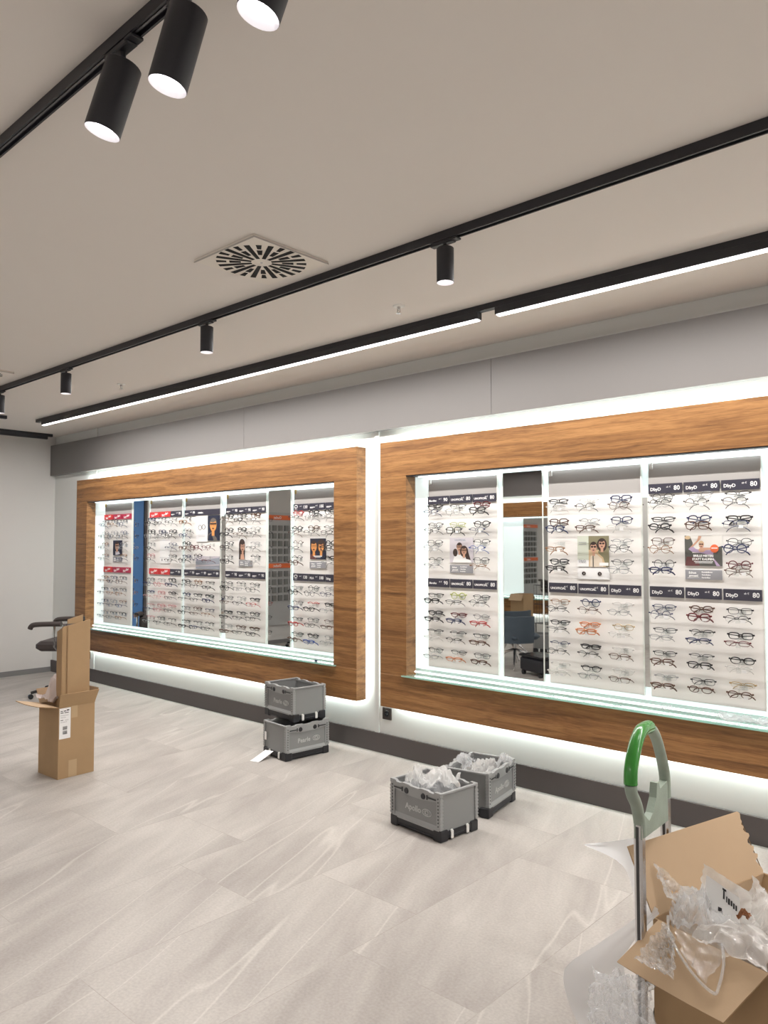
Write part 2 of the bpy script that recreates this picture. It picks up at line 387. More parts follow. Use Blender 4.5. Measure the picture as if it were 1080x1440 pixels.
F3 = make_frame('wooden_display_frame', 5.6, 9.5, 'walnut wall frame on the opposite wall, seen only in the mirror', (0, Y0, 0), pi)

# ------------------------------------------------------------------ display boards
BZ0, BZ1 = .712, 2.056
YB = -.055     # board front plane
ROWS = [1.866, 1.737, 1.611, 1.489, 1.243, 1.114, .983, .852]
def sign(parent, xc, z0, z1, w, m, left, right, lm=M_WTXT):
    s = MB().box(xc-w/2, xc+w/2, YB-.012, YB-.004, z0, z1).build('price_sign', m, parent)
    zc = (z0+z1)/2; b = MB()
    if left == '#':
        b.box(xc-w/2+.012, xc-w/2+.07, YB-.0128, YB-.0121, zc-.008, zc-.002); b.box(xc-w/2+.012, xc-w/2+.05, YB-.0128, YB-.0121, zc-.014, zc-.011)
    elif left: merge_text(b, left, .026 if len(left) < 6 else .019, at(xc-w/2+.012, YB-.0125, zc-.004), 0, offset=.0006)
    if right:
        merge_text(b, right, .036, at(xc+w/2-.01, YB-.0125, zc), 0, align='RIGHT', offset=.0006)
        merge_text(b, 'ab €', .014, at(xc+w/2-.062 if len(right) < 3 else xc+w/2-.082, YB-.0125, zc+.008), 0, align='RIGHT')
    if b.v: b.build('lettering', lm, s)
    return s
def script_logo(parent, xc, zc, w):
    """small slanted handwritten style logo drawn as strokes"""
    b = MB(); k = w/.18
    b2 = MB()
    merge_text(b2, 'Ray-Ban', .034*k, at(xc, YB-.0125, zc, FRONT @ Matrix.Rotation(radians(14), 4, 'Z')), 0, align='CENTER', offset=.0008)
    return b2.build('lettering', M_WTXT, parent)
def make_board(xl, xr, label, top, mid, overlay_top=1.888, signs=True, group='glasses display boards in the wooden frames', y=0, origin=(0,0,0), rz=0):
    root = empty('display_board', origin, rz, label, 'display board', group)
    MB().box(xl, xr, YB+.003, YB+.012, BZ0, BZ1).build('backing_board', M_BOARD, root)
    MB().box(xl+.001, xr-.001, YB-.0035, YB+.0028, BZ0+.002, overlay_top).build('front_panel', M_PANEL, root)
    e = MB(); e.box(xr+.0003, xr+.0045, YB-.006, YB+.014, BZ0, BZ1); e.build('edge_strip', M_EDGE, root)
    MB().bbox(xl+.015, xl+.03, YB-.012, YB+.0028, BZ1-.035, BZ1+.003, .002).build('hanging_clip', M_BRASS if xl < -4 else M_WHITE, root)
    w = (xr-xl)/3
    for rowz, spec in (((1.878, 1.934), top), ((1.285, 1.345), mid)):
        if not spec: continue
        c = 0
        for it in spec:
            span = it.get('span', 1)
            xc = xl+w*(c+span/2); ww = w*span-.010
            s = sign(root, xc, rowz[0], rowz[1], ww, it['m'], it.get('l'), it.get('r'))
            if it.get('logo') == 'script': script_logo(s, xc, (rowz[0]+rowz[1])/2, ww)
            if it.get('logo') == 'oval':
                b = MB(); b.tube([(xc-ww/2+.035+cos(t)*.02, YB-.0125, (rowz[0]+rowz[1])/2+.006+sin(t)*.011) for t in [2*pi*i/16 for i in range(16)]], .003, 5, closed=True, up=(0,1,0))
                merge_text(b, 'OAKLEY', .010, at(xc-ww/2+.035, YB-.0125, (rowz[0]+rowz[1])/2-.016), 0, align='CENTER')
                b.build('lettering', M_WTXT, s)
            c += span
    return root
def S(l, r, m=M_SIGN, **k): return dict(l=l, r=r, m=m, **k)
RB = lambda m: dict(m=m, logo='script')
D80 = [S('DbyD', '80')]*3
U = 'UNOFFICIAL'
BOARDS = [
 # xl, xr, label, top, mid, overlay
 (-8.245, -7.64, 'white glasses display board furthest left, under crimson logo signs', [RB(M_RED), RB(M_CRIM), RB(M_CRIM)], [RB(M_RED), RB(M_CRIM), RB(M_CRIM)], 1.888),
 (-7.27, -6.667, 'white glasses display board with two red signs and one dark sign per row', [RB(M_RED), RB(M_RED), S('#', '99')], [RB(M_RED), RB(M_RED), S('#', '99')], 1.888),
 (-6.617, -6.02, 'white glasses display board with the tall portrait photo at its upper right', [S('#', '99'), dict(m=M_SIGN, l='     CARRERA', span=2)], [S('#', '99')]*3, 1.888),
 (-5.93, -5.337, 'white glasses display board with the narrow arched portrait of a woman', [S('#', '90')]*3, [S('#', '90')]*3, 1.888),
 (-4.967, -4.37, 'white glasses display board beside the right stile of the far frame', [dict(m=M_SIGN, r='130', logo='oval'), S('#', '100'), S('#', '')], [dict(m=M_SIGN, r='130', logo='oval'), S('FILA', '100'), S('Sting', '')], 1.888),
 (-3.49, -2.893, 'white glasses display board at the left end of the near frame', [S('Sferoflex', '90'), S(U, '80'), S(U, '80')], [S('Sferoflex', '90'), S(U, '80'), S(U, '80')], 1.888),
 (-2.503, -1.89, 'white glasses display board without top signs, in the middle of the near frame', None, [S(U, '80'), S(U, '80'), S('DbyD', '80')], 1.888),
 (-1.845, -1.232, 'white glasses display board nearest the viewer, all signs priced 80', D80, D80, 1.888),
]
boards = [make_board(*b) for b in BOARDS]
for xl, q in ((-.86, 'first'), (-.22, 'second')):
    make_board(xl, xl+.6, 'white display board beyond the right edge of the picture, %s one' % q, D80, D80)
for xl, q in ((5.95, 'rightmost'), (7.85, 'middle'), (8.5, 'leftmost')):
    make_board(xl, xl+.6, 'display board in the frame on the opposite wall, %s of three' % q, None, None, origin=(0, Y0, 0), rz=pi, group='boards of the opposite frame')

def mirror(xl, xr, z0, z1, label, origin=(0,0,0), rz=0):
    r = empty('mirror', origin, rz, label, 'mirror', None)
    MB().box(xl, xr, YB+.002, YB+.008, z0, z1).build('mirror_glass', M_MIRROR, r)
    MB().box(xr+.0003, xr+.005, YB, YB+.014, z0, z1).box(xl-.005, xl-.0003, YB, YB+.014, z0, z1).build('edge_strip', M_EDGE, r)
    return r
mirror(-2.848, -2.55, BZ0, 2.066, 'tall narrow mirror reflecting the blue tub chair, in the near frame')
mirror(-5.31, -5.012, BZ0, 2.066, 'tall narrow mirror reflecting orange signs, in the far frame')
mirror(-7.618, -7.30, BZ0, 2.066, 'tall narrow mirror reflecting a blue door, at the far left')
mirror(-1.19, -.9, BZ0, 2.066, 'mirror strip cut off by the right edge of the picture')
mirror(-1.882, -1.852, BZ0+.05, 1.86, 'slim dark mirror strip left of the nearest display board')
mirror(-2.541, -2.511, BZ0+.05, 1.86, 'slim mirror strip left of the board without top signs')
mirror(-6.008, -5.94, BZ0+.05, 1.86, 'slim mirror strip between two boards of the far frame')
mirror(-8.24+15.1, -8.24+15.6, BZ0, 2.066, 'tall mirror in the frame on the opposite wall', (0, Y0, 0), pi)

# ------------------------------------------------------------------ posters
SKIN = mat('print_skin', (.62,.36,.25), .6); SKIN2 = mat('print_skin_warm', (.75,.33,.10), .6); HAIR = mat('print_hair', (.05,.03,.025), .6)
NAVY = mat('print_navy', (.02,.025,.05), .5); GREENP = mat('print_pale_green', (.62,.66,.56), .6); TAN = mat('print_tan', (.62,.46,.28), .6)
OLIVE = mat('print_olive', (.24,.22,.13), .6); LILAC = mat('print_lilac', (.45,.34,.50), .6); DKGREY = mat('print_dark_grey', (.10,.10,.09), .6)
PALE = mat('print_pale_lilac', (.62,.58,.62), .6); SKY = mat('print_pale_sky', (.78,.76,.72), .6); MAROON = mat('print_maroon', (.13,.05,.05), .6); ORG = mat('print_orange', (.85,.17,.06), .6)
PBLUE = mat('print_blue', (.35,.38,.44), .6); GREYH = mat('print_grey_hair', (.16,.14,.12), .6); CREAM = mat('print_cream', (.72,.62,.5), .6)
PM = [M_PAPER, SKIN, HAIR, NAVY, GREENP, TAN, OLIVE, LILAC, DKGREY, PALE, SKY, MAROON, ORG, SKIN2, M_WTXT, GREYH, CREAM, M_GPRINT, PBLUE]
PI_ = {k: i for i, k in enumerate('paper skin hair navy green tan olive lilac dgrey pale sky maroon org skin2 white greyh cream gprint blue'.split())}
def poster(x0, x1, z0, z1, label, items, base='paper', name='advertising_poster'):
    """items: (shape, colour, params) in 0..1 sheet coordinates, printed flat on the sheet"""
    root = empty(name, ((x0+x1)/2, YB-.01, z0), 0, label, 'poster')
    MB().box(x0-(x0+x1)/2, (x1-x0)/2, 0, .003, 0, z1-z0).build('sheet', PM[PI_[base]], root)
    b = MB(); w = x1-x0; h = z1-z0; k = 0
    def P(u, v): return ((u-.5)*w, -.0003-.00012*k, v*h)
    for it in items:
        k += 1; sh, c, a = it[0], PI_[it[1]], it[2]
        if sh == 'rect': b.quad([P(a[0],a[1]), P(a[2],a[1]), P(a[2],a[3]), P(a[0],a[3])], c)
        elif sh == 'ell':
            n = 20; rot = a[4] if len(a) > 4 else 0; pts = []
            for i in range(n):
                dx, dy = cos(2*pi*i/n)*a[2]*w, sin(2*pi*i/n)*a[3]*h
                pts.append(((a[0]-.5)*w+dx*cos(rot)-dy*sin(rot), -.0003-.00012*k, a[1]*h+dx*sin(rot)+dy*cos(rot)))
            b.quad(pts, c)
        elif sh == 'poly': b.quad([P(*q) for q in a], c)
        elif sh == 'text': merge_text(b, a[0], a[1], at((a[2]-.5)*w, -.0004-.00012*k, a[3]*h), c, align=a[4] if len(a) > 4 else 'CENTER', offset=a[5] if len(a) > 5 else .0005)
        elif sh == 'ring':
            b.tube([((a[0]-.5)*w+cos(t)*a[2]*w, -.0006-.00012*k, a[1]*h+sin(t)*a[3]*h) for t in [2*pi*i/14 for i in range(14)]], a[4], 5, c, closed=True, up=(0,1,0))
    b.build('printed_picture', PM, root)
    return root
def face(cx, cy, rx, ry, skin='skin', hair='hair', glasses='hair', sun=False, longh=False, rot=0, mouth='maroon'):
    out = []
    if longh: out.append(('ell', hair, (cx, cy-.02, rx*1.55, ry*1.45, rot)))
    else: out.append(('ell', hair, (cx, cy+ry*.28, rx*1.14, ry*.95, rot)))
    out += [('rect', skin, (cx-rx*.42, cy-ry*1.7, cx+rx*.42, cy-ry*.5)), ('ell', skin, (cx, cy, rx, ry, rot)),
            ('ell', hair, (cx-rx*.1, cy+ry*.8, rx*.8, ry*.3, rot))]
    for s in (-1, 1):
        ex, ey = cx+s*rx*.45, cy+ry*.18
        if sun: out.append(('ell', glasses, (ex, ey, rx*.38, ry*.22)))
        else: out += [('ring', glasses, (ex, ey, rx*.38, ry*.22, .0011)), ('ell', 'hair', (ex, ey, rx*.12, ry*.07))]
    out.append(('rect', glasses, (cx-rx*.12, cy+ry*.2, cx+rx*.12, cy+ry*.27)))
    out += [('poly', 'maroon', [(cx-rx*.08, cy-ry*.18), (cx+rx*.12, cy-ry*.2), (cx+rx*.03, cy-ry*.1)]), ('ell', mouth, (cx, cy-ry*.5, rx*.34, ry*.11, rot))]
    return out
# near frame
poster(-1.635, -1.433, 1.466, 1.635, 'advertising poster with a woman raising her arm and an orange dot, on the nearest board',
  [('rect','sky',(0,.4,1,1)), ('rect','dgrey',(0,0,1,.42)), ('poly','dgrey',[(0,.3),(.2,.4),(.22,.75),(.15,.97),(0,1)]), ('poly','dgrey',[(.72,.35),(1,.3),(1,.66),(.85,.6)]),
   ('ell','tan',(.08,.93,.08,.06)), ('poly','maroon',[(0,0),(.4,0),(.36,.28),(.05,.3)]), ('poly','lilac',[(.1,.55),(.2,.46),(.75,.36),(.8,.52),(.45,.52),(.3,.56),(.2,.66)]),
   ('poly','skin',[(.14,.6),(.22,.62),(.42,.86),(.46,.97),(.38,.99),(.34,.84)]), ('poly','skin',[(.5,.5),(.7,.54),(.72,.6),(.48,.6)]), ('ell','skin',(.46,.52,.09,.07))]
  + face(.45,.69,.065,.11,hair='tan',sun=True)
  + [('ell','org',(.8,.57,.11,.135)), ('rect','white',(.72,.57,.88,.6)), ('poly','lilac',[(.72,.34),(.95,0),(.85,0)]),
     ('text','white',('BRILLE MIETEN',.0165,.5,.33,'CENTER',.0009)), ('text','white',('STATT KAUFEN.',.0165,.5,.22,'CENTER',.0009)), ('rect','white',(.25,.135,.76,.155)), ('rect','white',(.28,.095,.74,.11))])
def plaque(xc, z0, z1, label):
    return poster(xc-.1, xc+.1, z0, z1, label,
      [('rect','gprint',(0,0,1,1)), ('text','white',('Schon',.017,.2,.68,'CENTER',.0006)), ('text','white',('gewusst?',.014,.23,.38,'CENTER',.0006)), ('poly','white',[(.06,.14),(.38,.22),(.38,.25),(.06,.18)]),
       ('text','white',('Kontaktlinsen',.0105,.45,.76,'LEFT',.0004)), ('text','white',('Gutscheine',.0105,.45,.48,'LEFT',.0004)), ('text','white',('Fernbrillen',.0105,.45,.2,'LEFT',.0004))], name='information_plaque')
plaque(-1.535, 1.391, 1.445, 'grey plaque with white writing below the poster with the orange dot')
poster(-2.297, -2.088, 1.450, 1.638, 'poster of a man and woman in sunglasses, on the board without top signs',
  [('rect','green',(0,.22,.36,1)), ('rect','tan',(.36,.0,1,1)), ('rect','olive',(.36,.55,1,1))] +
  [('poly','olive',[(.7,0),(1,0),(1,.55),(.8,.62),(.66,.5)])] + face(.78,.73,.1,.15,sun=True,longh=True) +
  [('poly','tan',[(.36,0),(.4,.35),(.5,.45),(.66,.45),(.82,.3),(.9,0)]), ('poly','cream',[(.4,0),(.42,.33),(.52,.42),(.6,.42),(.78,.26),(.82,0)])] + face(.52,.62,.1,.16,sun=True) +
  [('rect','dgrey',(.49,0,.52,.36)), ('rect','white',(.7,.04,.98,.14)), ('text','gprint',('DbyD',.02,.16,.18,'CENTER',.0004)), ('rect','gprint',(.05,.78,.3,.8)), ('rect','gprint',(.05,.72,.3,.735)), ('rect','white',(0,0,.36,.1))])
pl = poster(-2.297, -2.088, 1.375, 1.442, 'white card with two small black rings below the poster of the couple in sunglasses',
  [('ring','hair',(.2,.5,.045,.13,.004)), ('ring','hair',(.7,.5,.045,.13,.004))], name='display_card')
poster(-3.288, -3.086, 1.462, 1.635, 'pale poster of a smiling couple in glasses at the near frame left end',
  [('rect','pale',(0,0,1,1)), ('text','blue',(U,.017,.45,.9,'CENTER',.0006)),
   ('poly','white',[(.12,0),(.2,.25),(.4,.35),(.65,.3),(.85,.2),(.92,0)]), ('ell','hair',(.24,.4,.1,.16)), ('poly','hair',[(.6,.5),(.75,.55),(.9,.1),(.7,.15)])]
  + face(.42,.6,.11,.17) + face(.62,.47,.11,.16,longh=True), base='pale')
plaque(-3.187, 1.389, 1.445, 'grey plaque with white writing under the pale couple poster')
# far frame
poster(-6.211, -6.02, 1.63, 1.872, 'tall portrait photo of a man in dark glasses on the far frame',
  [('rect','navy',(0,0,1,1)), ('poly','greyh',[(0,0),(.05,.25),(.3,.35),(.75,.1),(.8,0)]), ('poly','navy',[(0,0),(.1,.22),(.3,.3),(.5,0)])] + face(.45,.6,.27,.24,skin='skin2',hair='greyh') + [('rect','hair',(.2,.64,.72,.7))], base='navy')
poster(-6.41, -6.218, 1.62, 1.872, 'white card with line drawing of spectacles beside the portrait photo',
  [('rect','gprint',(.2,.86,.8,.865)), ('rect','gprint',(.2,.81,.8,.815)), ('ring','hair',(.35,.55,.14,.09,.002)), ('ring','hair',(.66,.57,.14,.09,.002)), ('rect','gprint',(.2,.26,.8,.265)), ('rect','gprint',(.2,.2,.8,.205))], name='display_card')
poster(-6.41, -6.022, 1.356, 1.48, 'blue-grey picture panel under the portrait photo of the man',
  [('poly','pale',[(0,.6),(1,.9),(1,1),(0,1)]), ('poly','pale',[(0,.15),(1,.3),(1,.4),(0,.3)])], base='blue')
poster(-8.03, -7.835, 1.475, 1.642, 'dark portrait poster on the board furthest left', [('rect','navy',(0,0,1,1))] + face(.45,.6,.2,.28,sun=True) + [('poly','pale',[(.3,.02),(.25,.3),(.45,.2),(.65,.3),(.8,.1)])], base='navy')
plaque(-7.93, 1.40, 1.46, 'grey plaque under the poster on the board furthest left')
poster(-5.725, -5.625, 1.455, 1.645, 'narrow portrait of a long-haired woman on the far frame', [('rect','hair',(.05,0,.95,.75)), ('ell','hair',(.5,.72,.45,.27))] + face(.6,.6,.32,.22,longh=False) + [('poly','skin',[(.3,0),(.35,.25),(.8,.25),(.9,0)])])
plaque(-5.62, 1.392, 1.447, 'grey plaque under the narrow portrait of the long-haired woman')
poster(-4.75, -4.561, 1.468, 1.64, 'dark poster with two warm-lit faces beside the far frame right stile',
  [('rect','navy',(0,0,1,1)), ('rect','maroon',(0,0,.4,.25)), ('ell','hair',(.72,.62,.27,.35))] + face(.25,.6,.18,.26,skin='skin2') + face(.72,.58,.17,.24,skin='skin2') + [('rect','white',(.25,.13,.78,.17)), ('rect','white',(.32,.08,.7,.1))], base='navy')
plaque(-4.655, 1.392, 1.447, 'grey plaque under the poster with two warm-lit faces')
poster(-7.06, -6.875, 1.4, 1.64, 'plain white card with small black marks between the glasses, far frame',
  [('rect','pale',(0,.98,1,1)), ('rect','hair',(.2,.1,.26,.2)), ('rect','hair',(.75,.1,.82,.15)), ('rect','gprint',(0,.24,1,.25))], name='display_card')

# ------------------------------------------------------------------ spectacles
def lens_outline(kind, s, n=18):
    """lens outline in x/z, s = side"""
    pts = []
    W2, H2 = {'rect': (.0265,.0165), 'round': (.0235,.0225), 'panto': (.0255,.0205), 'slim': (.0265,.0135), 'oval': (.0255,.017), 'square': (.027,.021)}[kind]
    pw = {'rect': 3.6, 'round': 2, 'panto': 2.5, 'slim': 3, 'oval': 2.2, 'square': 3.8}[kind]
    for i in range(n):
        t = 2*pi*i/n; c, d = cos(t), sin(t)
        x = abs(c)**(2/pw)*W2*(1 if c > 0 else -1); z = abs(d)**(2/pw)*H2*(1 if d > 0 else -1)
        if kind in ('panto', 'rect', 'square') and d < 0: x *= 1-.12*(-d)
        pts.append((s*.0335+x, z))
    return pts, W2, H2
SPEC = {}
def spec_meshes(kind, thick, half, single, fold):
    """meshes for one pair of glasses; origin at the bridge, facing -y"""
    key = (kind, thick, half, single, fold)
    if key in SPEC: return SPEC[key]
    A = MB(); Lm = []; tm = []
    k = 5
    zt = None
    for s in (-1, 1):
        pts, W2, H2 = lens_outline(kind, s, 14 if single else 18)
        P3 = [(x, .0025*(abs(x)/.06)**2, z) for x, z in pts]
        if half:
            n = len(P3); up_ = [p for p in P3 if p[2] > -.002]; up_.sort(key=lambda p: p[0])
            A.tube(up_, thick*1.25, k, 0, up=(0,1,0)); A.tube(P3, .0004, 4, 0, closed=True, up=(0,1,0))
        else: A.tube(P3, [thick*(1.25 if p[2] > 0 else .85) for p in P3], k, 0, closed=True, up=(0,1,0))
        lm = MB(); n = len(P3); lm.quad([(x, y+.0004, z) for x, y, z in P3], 0); Lm.append(lm)
        # hinge block
        A.box(min(s*.0605, s*.0685), max(s*.0605, s*.0685), 0, .006, H2*.35-.002, H2*.35+.0035+thick, 0)
        # folded temple behind the front, crossing, tip bent down
        f = radians(fold + (4 if s > 0 else 0)); h = (s*.0675, .006, H2*.35)
        d = Vector((-s*sin(f), cos(f)*.85, -.15)).normalized(); l = .106
        p1 = Vector(h)+d*l; p2 = p1+Vector((d.x*.022, d.y*.02, -.012)); p3 = p2+Vector((d.x*.010, d.y*.008, -.012))
        t = MB(); t.tube([h, tuple(Vector(h)+d*.04), tuple(p1), tuple(p2), tuple(p3)], [thick*1.0, thick*1.0, thick*1.2, thick*1.5, thick*1.1], 5, 0, flat=.6); tm.append(t)
    A.tube([(-.0095,-.0008,.006), (-.004,-.0025,.0095), (.004,-.0025,.0095), (.0095,-.0008,.006)], thick*1.1, 5, 0, up=(0,1,0))
    def me(mb, nm):
        m = bpy.data.meshes.new(nm); m.from_pydata(mb.v, [], mb.f); m.update()
        for p in m.polygons: p.use_smooth = True
        return m
    if single:
        for t in tm:
            n = len(A.v); A.v += t.v; A.f += [tuple(n+i for i in f) for f in t.f]
        SPEC[key] = [me(A, 'glasses')]
    else: SPEC[key] = [me(A, 'front_rim'), me(tm[0], 'temple'), me(tm[1], 'temple'), me(Lm[0], 'lens'), me(Lm[1], 'lens')]
    return SPEC[key]
GC = {'black': (.008,.008,.010), 'dark blue': (.012,.022,.085), 'dark grey': (.045,.045,.05), 'silver': (.36,.36,.37), 'clear': (.62,.60,.58), 'brown': (.09,.038,.02), 'tortoise': (.26,.12,.045), 'red': (.42,.03,.03), 'bright blue': (.03,.08,.32), 'gold': (.42,.30,.14), 'orange': (.55,.2,.08), 'dark red': (.12,.015,.018), 'lime': (.42,.46,.16), 'pink': (.6,.32,.32)}
GM = {k: mat(k.replace(' ', '_')+'_frame', v, .3, metal=.6 if k in ('silver', 'gold') else 0) for k, v in GC.items()}
colname = ['left', 'middle', 'right']; rowname = ['top', 'second', 'third', 'fourth', 'fifth', 'sixth', 'seventh', 'bottom']
tagm = MB().box(-.011, .011, -.0045, -.0035, -.014, .001)
TAG = bpy.data.meshes.new('price_tag'); TAG.from_pydata(tagm.v, [], tagm.f); TAG.materials.append(M_PAPER)
meshcache = {}
def with_mat(me, m):
    k = (me.name, m.name)
    if k not in meshcache:
        c = me.copy(); c.materials.clear(); c.materials.append(m); meshcache[k] = c
    return meshcache[k]
def place_specs(x, y, z, rx, rz, kind, thick, half, colour, fold, single, label, group, tagged):
    ms = spec_meshes(kind, thick, half, single, fold)
    if single:
        o = bpy.data.objects.new('glasses', with_mat(ms[0], GM[colour])); COL.objects.link(o); tag(o, label, 'glasses', group)
    else:
        o = empty('glasses', label=label, cat='glasses', group=group); o.empty_display_size = .02
        for me, nm in zip(ms, ('front_rim', 'temple', 'temple', 'lens', 'lens')):
            c = bpy.data.objects.new(nm, with_mat(me, M_LENS if nm == 'lens' else GM[colour])); COL.objects.link(c); c.parent = o
        if tagged:
            c = bpy.data.objects.new('price_tag', TAG); COL.objects.link(c); c.parent = o; c.location = (.03, 0, -.004)
    o.location = (x, y, z); o.rotation_euler = (rx, 0, rz)
    return o
# what stands where: board index -> how it is named in a label
BN = ['furthest-left board', 'far board with red signs', 'far board with tall portrait', 'far board with narrow portrait', 'far board beside the stile', 'near frame left board', 'board without top signs', 'nearest board']
GR = ['glasses on the boards of the far frame', 'glasses on the boards of the near frame']
# colours read from the photo for the near frame: rows x columns, (behind, in front); '' = nothing there
NEAR = {
 7: [[('dark grey','dark grey'),('silver','dark grey'),('black','dark grey')],
     [('black','black'),('dark blue','brown'),('black','dark blue')],
     [('brown','tortoise'),None,('black','dark blue')],
     [('black','dark blue'),None,('dark red','brown')],
     [('dark blue','dark blue'),('brown','dark red'),('black','black')],
     [('dark grey','silver'),('black','dark blue'),('black','dark red')],
     [('black','brown'),('dark grey','black'),('black','clear')],
     [('silver','brown'),('black','brown'),('gold','brown')]],
 6: [[('black','clear'),('clear','dark grey'),('dark blue','brown')],
     [('brown','dark blue'),('silver','brown'),('dark blue','clear')],
     [('','tortoise'),None,('silver','dark grey')],
     [('black','black'),None,('dark grey','silver')],
     [('tortoise','dark grey'),('dark blue','brown'),('clear','silver')],
     [('black','dark grey'),('orange','orange'),('gold','clear')],
     [('dark blue','dark grey'),('black','black'),('clear','brown')],
     [('clear','clear'),('black','silver'),('clear','brown')]],
 5: [[('black','dark blue'),('dark grey','silver'),('dark red','black')],
     [('dark grey','dark grey'),('lime','black'),('black','dark blue')],
     [('dark grey','silver'),None,('black','bright blue')],
     [('dark grey','silver'),None,('dark grey','tortoise')],
     [('black','black'),('lime','dark grey'),('dark grey','dark grey')],
     [('black','black'),('dark red','dark blue'),('silver','red')],
     [('dark grey','clear'),('dark grey','black'),('black','brown')],
     [('black','silver'),('dark grey','orange'),('dark grey','brown')]],
}
kinds = ['rect','round','panto','slim','oval','square']
count = 0; stuff_mb = MB(); used_labels = {}
for bi, b in enumerate(BOARDS):
    xl, xr = b[0], b[1]; w = (xr-xl)/3; near = bi >= 5
    rnd = random.Random(100+bi)
    for ri, z in enumerate(ROWS):
        for ci in range(3):
            if not near:
                if ci == 1 and ri in (2, 3) and bi != 2: continue
                if bi == 2 and ri < 2 and ci > 0: continue
                pal = {0: ['black','dark grey','brown','dark blue','silver','tortoise'], 1: ['black','black','dark grey','silver','dark blue','pink'], 2: ['black','dark grey','brown','black','dark blue','tortoise'],
                       3: ['black','black','dark grey','brown','silver','black'], 4: ['black','dark grey','silver','black','brown','dark blue']}[bi]
                pair = [rnd.choice(pal), rnd.choice(pal)]
                if bi == 3 and ri == 5 and ci == 2: pair[1] = 'red'
                if bi == 4 and ri == 5 and ci == 1: pair[0] = 'red'
                if bi == 4 and ri == 7 and ci == 1: pair[1] = 'bright blue'
                if bi == 4 and ri == 0 and ci == 0: pair[0] = 'red'
                if bi == 4 and ri == 6 and ci == 0: pair[1] = 'red'
                if bi == 1 and ri == 6 and ci == 0: pair[1] = 'dark blue'
                if bi == 2 and ri == 2 and ci in (1, 2): pair = ['', 'dark red']
                if bi == 2 and ri == 3 and ci == 1: pair = ['black', 'dark blue']
                if bi == 2 and ri == 3 and ci == 2: pair = ['', 'dark red']
            else:
                pair = NEAR[bi][ri][ci]
                if pair is None: continue
            xc = xl+w*(ci+.5)
            # clear holder arm, part of the board
            h = MB(); h.box(xc-.004, xc+.004, -.150, YB-.0036, z-.026, z-.020).box(xc-.012, xc+.012, -.1015, -.0995, z-.034, z-.008).box(xc-.012, xc+.012, -.1515, -.1495, z-.072, z-.042)
            h.box(xc-.015, xc+.015, YB-.006, YB-.0036, z-.04, z-.008).box(xc-.004, xc+.004, -.150, -.146, z-.045, z-.026)
            h.build('holder_arm', M_ACRYL, boards[bi])
            for fi in (0, 1):
                c = pair[fi]
                if not c: continue
                metal = c in ('silver','gold','dark grey','clear') or rnd.random() < .35
                kind = rnd.choice(kinds if ri < 5 else ['slim','oval','rect','slim'])
                if near and ri >= 4 and kind == 'square': kind = 'rect'
                thick = .0016 if metal else rnd.choice([.0024, .0027, .0031])
                half = metal and rnd.random() < .45
                tilt = rnd.uniform(-.10, .12)+(.0 if ri < 3 else .12); tw = rnd.uniform(-.05, .05)
                fold = rnd.choice([56, 60, 64, 68])
                gy = -.101 if fi == 0 else -.150
                gz = z-.012 if fi == 0 else z-.051
                if bi == 0:
                    ms = spec_meshes(kind, .0017, False, True, fold)[0]; T = Matrix.Translation((xc, gy, gz)) @ Matrix.Rotation(tilt, 4, 'X'); n = len(stuff_mb.v)
                    stuff_mb.v += [tuple(T @ v.co) for v in ms.vertices]
                    mi = ['black','dark grey','brown','dark blue','silver','tortoise'].index(c)
                    for p in ms.polygons: stuff_mb.f.append(tuple(n+i for i in p.vertices)); stuff_mb.m.append(mi)
                    continue
                count += 1
                pos = 'back' if fi == 0 else 'front'
                shape = {'rect':'rectangular','round':'round','panto':'rounded','slim':'narrow','oval':'oval','square':'square'}[kind]
                lab = '%s %s glasses, %s pair, %s row, %s column, %s' % (c, shape, pos, rowname[ri], colname[ci], BN[bi])
                place_specs(xc+rnd.uniform(-.006, .006), gy, gz+rnd.uniform(-.003, .003), tilt, tw, kind, thick, half, c, fold, not near, lab, GR[1 if near else 0], near and fi == 1 and rnd.random() < .7)
o = stuff_mb.build('glasses', [GM[k] for k in ['black','dark grey','brown','dark blue','silver','tortoise']])
tag(o, 'rows of small glasses on the board furthest left, under the crimson signs', 'glasses', GR[0], 'stuff')
print('GLASSES', count)

# ------------------------------------------------------------------ ceiling fittings
def track(name, xa, xb, y0, y1, h, label):
    r = empty(name, ((xa+xb)/2, (y0+y1)/2, ZC), 0, label, 'light track'); cx, cy = (xa+xb)/2, (y0+y1)/2
    b = MB(); b.box(xa-cx, xb-cx, y0-cy, y0-cy+.006, -h, -.0005).box(xa-cx, xb-cx, y1-cy-.006, y1-cy, -h, -.0005).box(xa-cx, xb-cx, y0-cy+.006, y1-cy-.006, -h+.012, -.0005)
    b.build('channel', M_BLACK, r)
    b = MB(); b.box(xa-cx, xb-cx, -.003, .003, -h+.006, -h+.0119); b.build('conductor_strip', mat('track_grey', (.12,.12,.13), .3), r)
    return r
T2 = track('ceiling_light_track', -9.2, 3.6, -1.740, -1.705, .040, 'long black ceiling track nearest the black line of light')
T1 = track('ceiling_light_track', -7.0, 3.6, -3.375, -3.340, .036, 'black ceiling track at the top left carrying the large spotlights')
for (xa, xb) in ((-6.0, -5.85), (-2.72, -2.6), (-4.9, -4.75)):
    pass
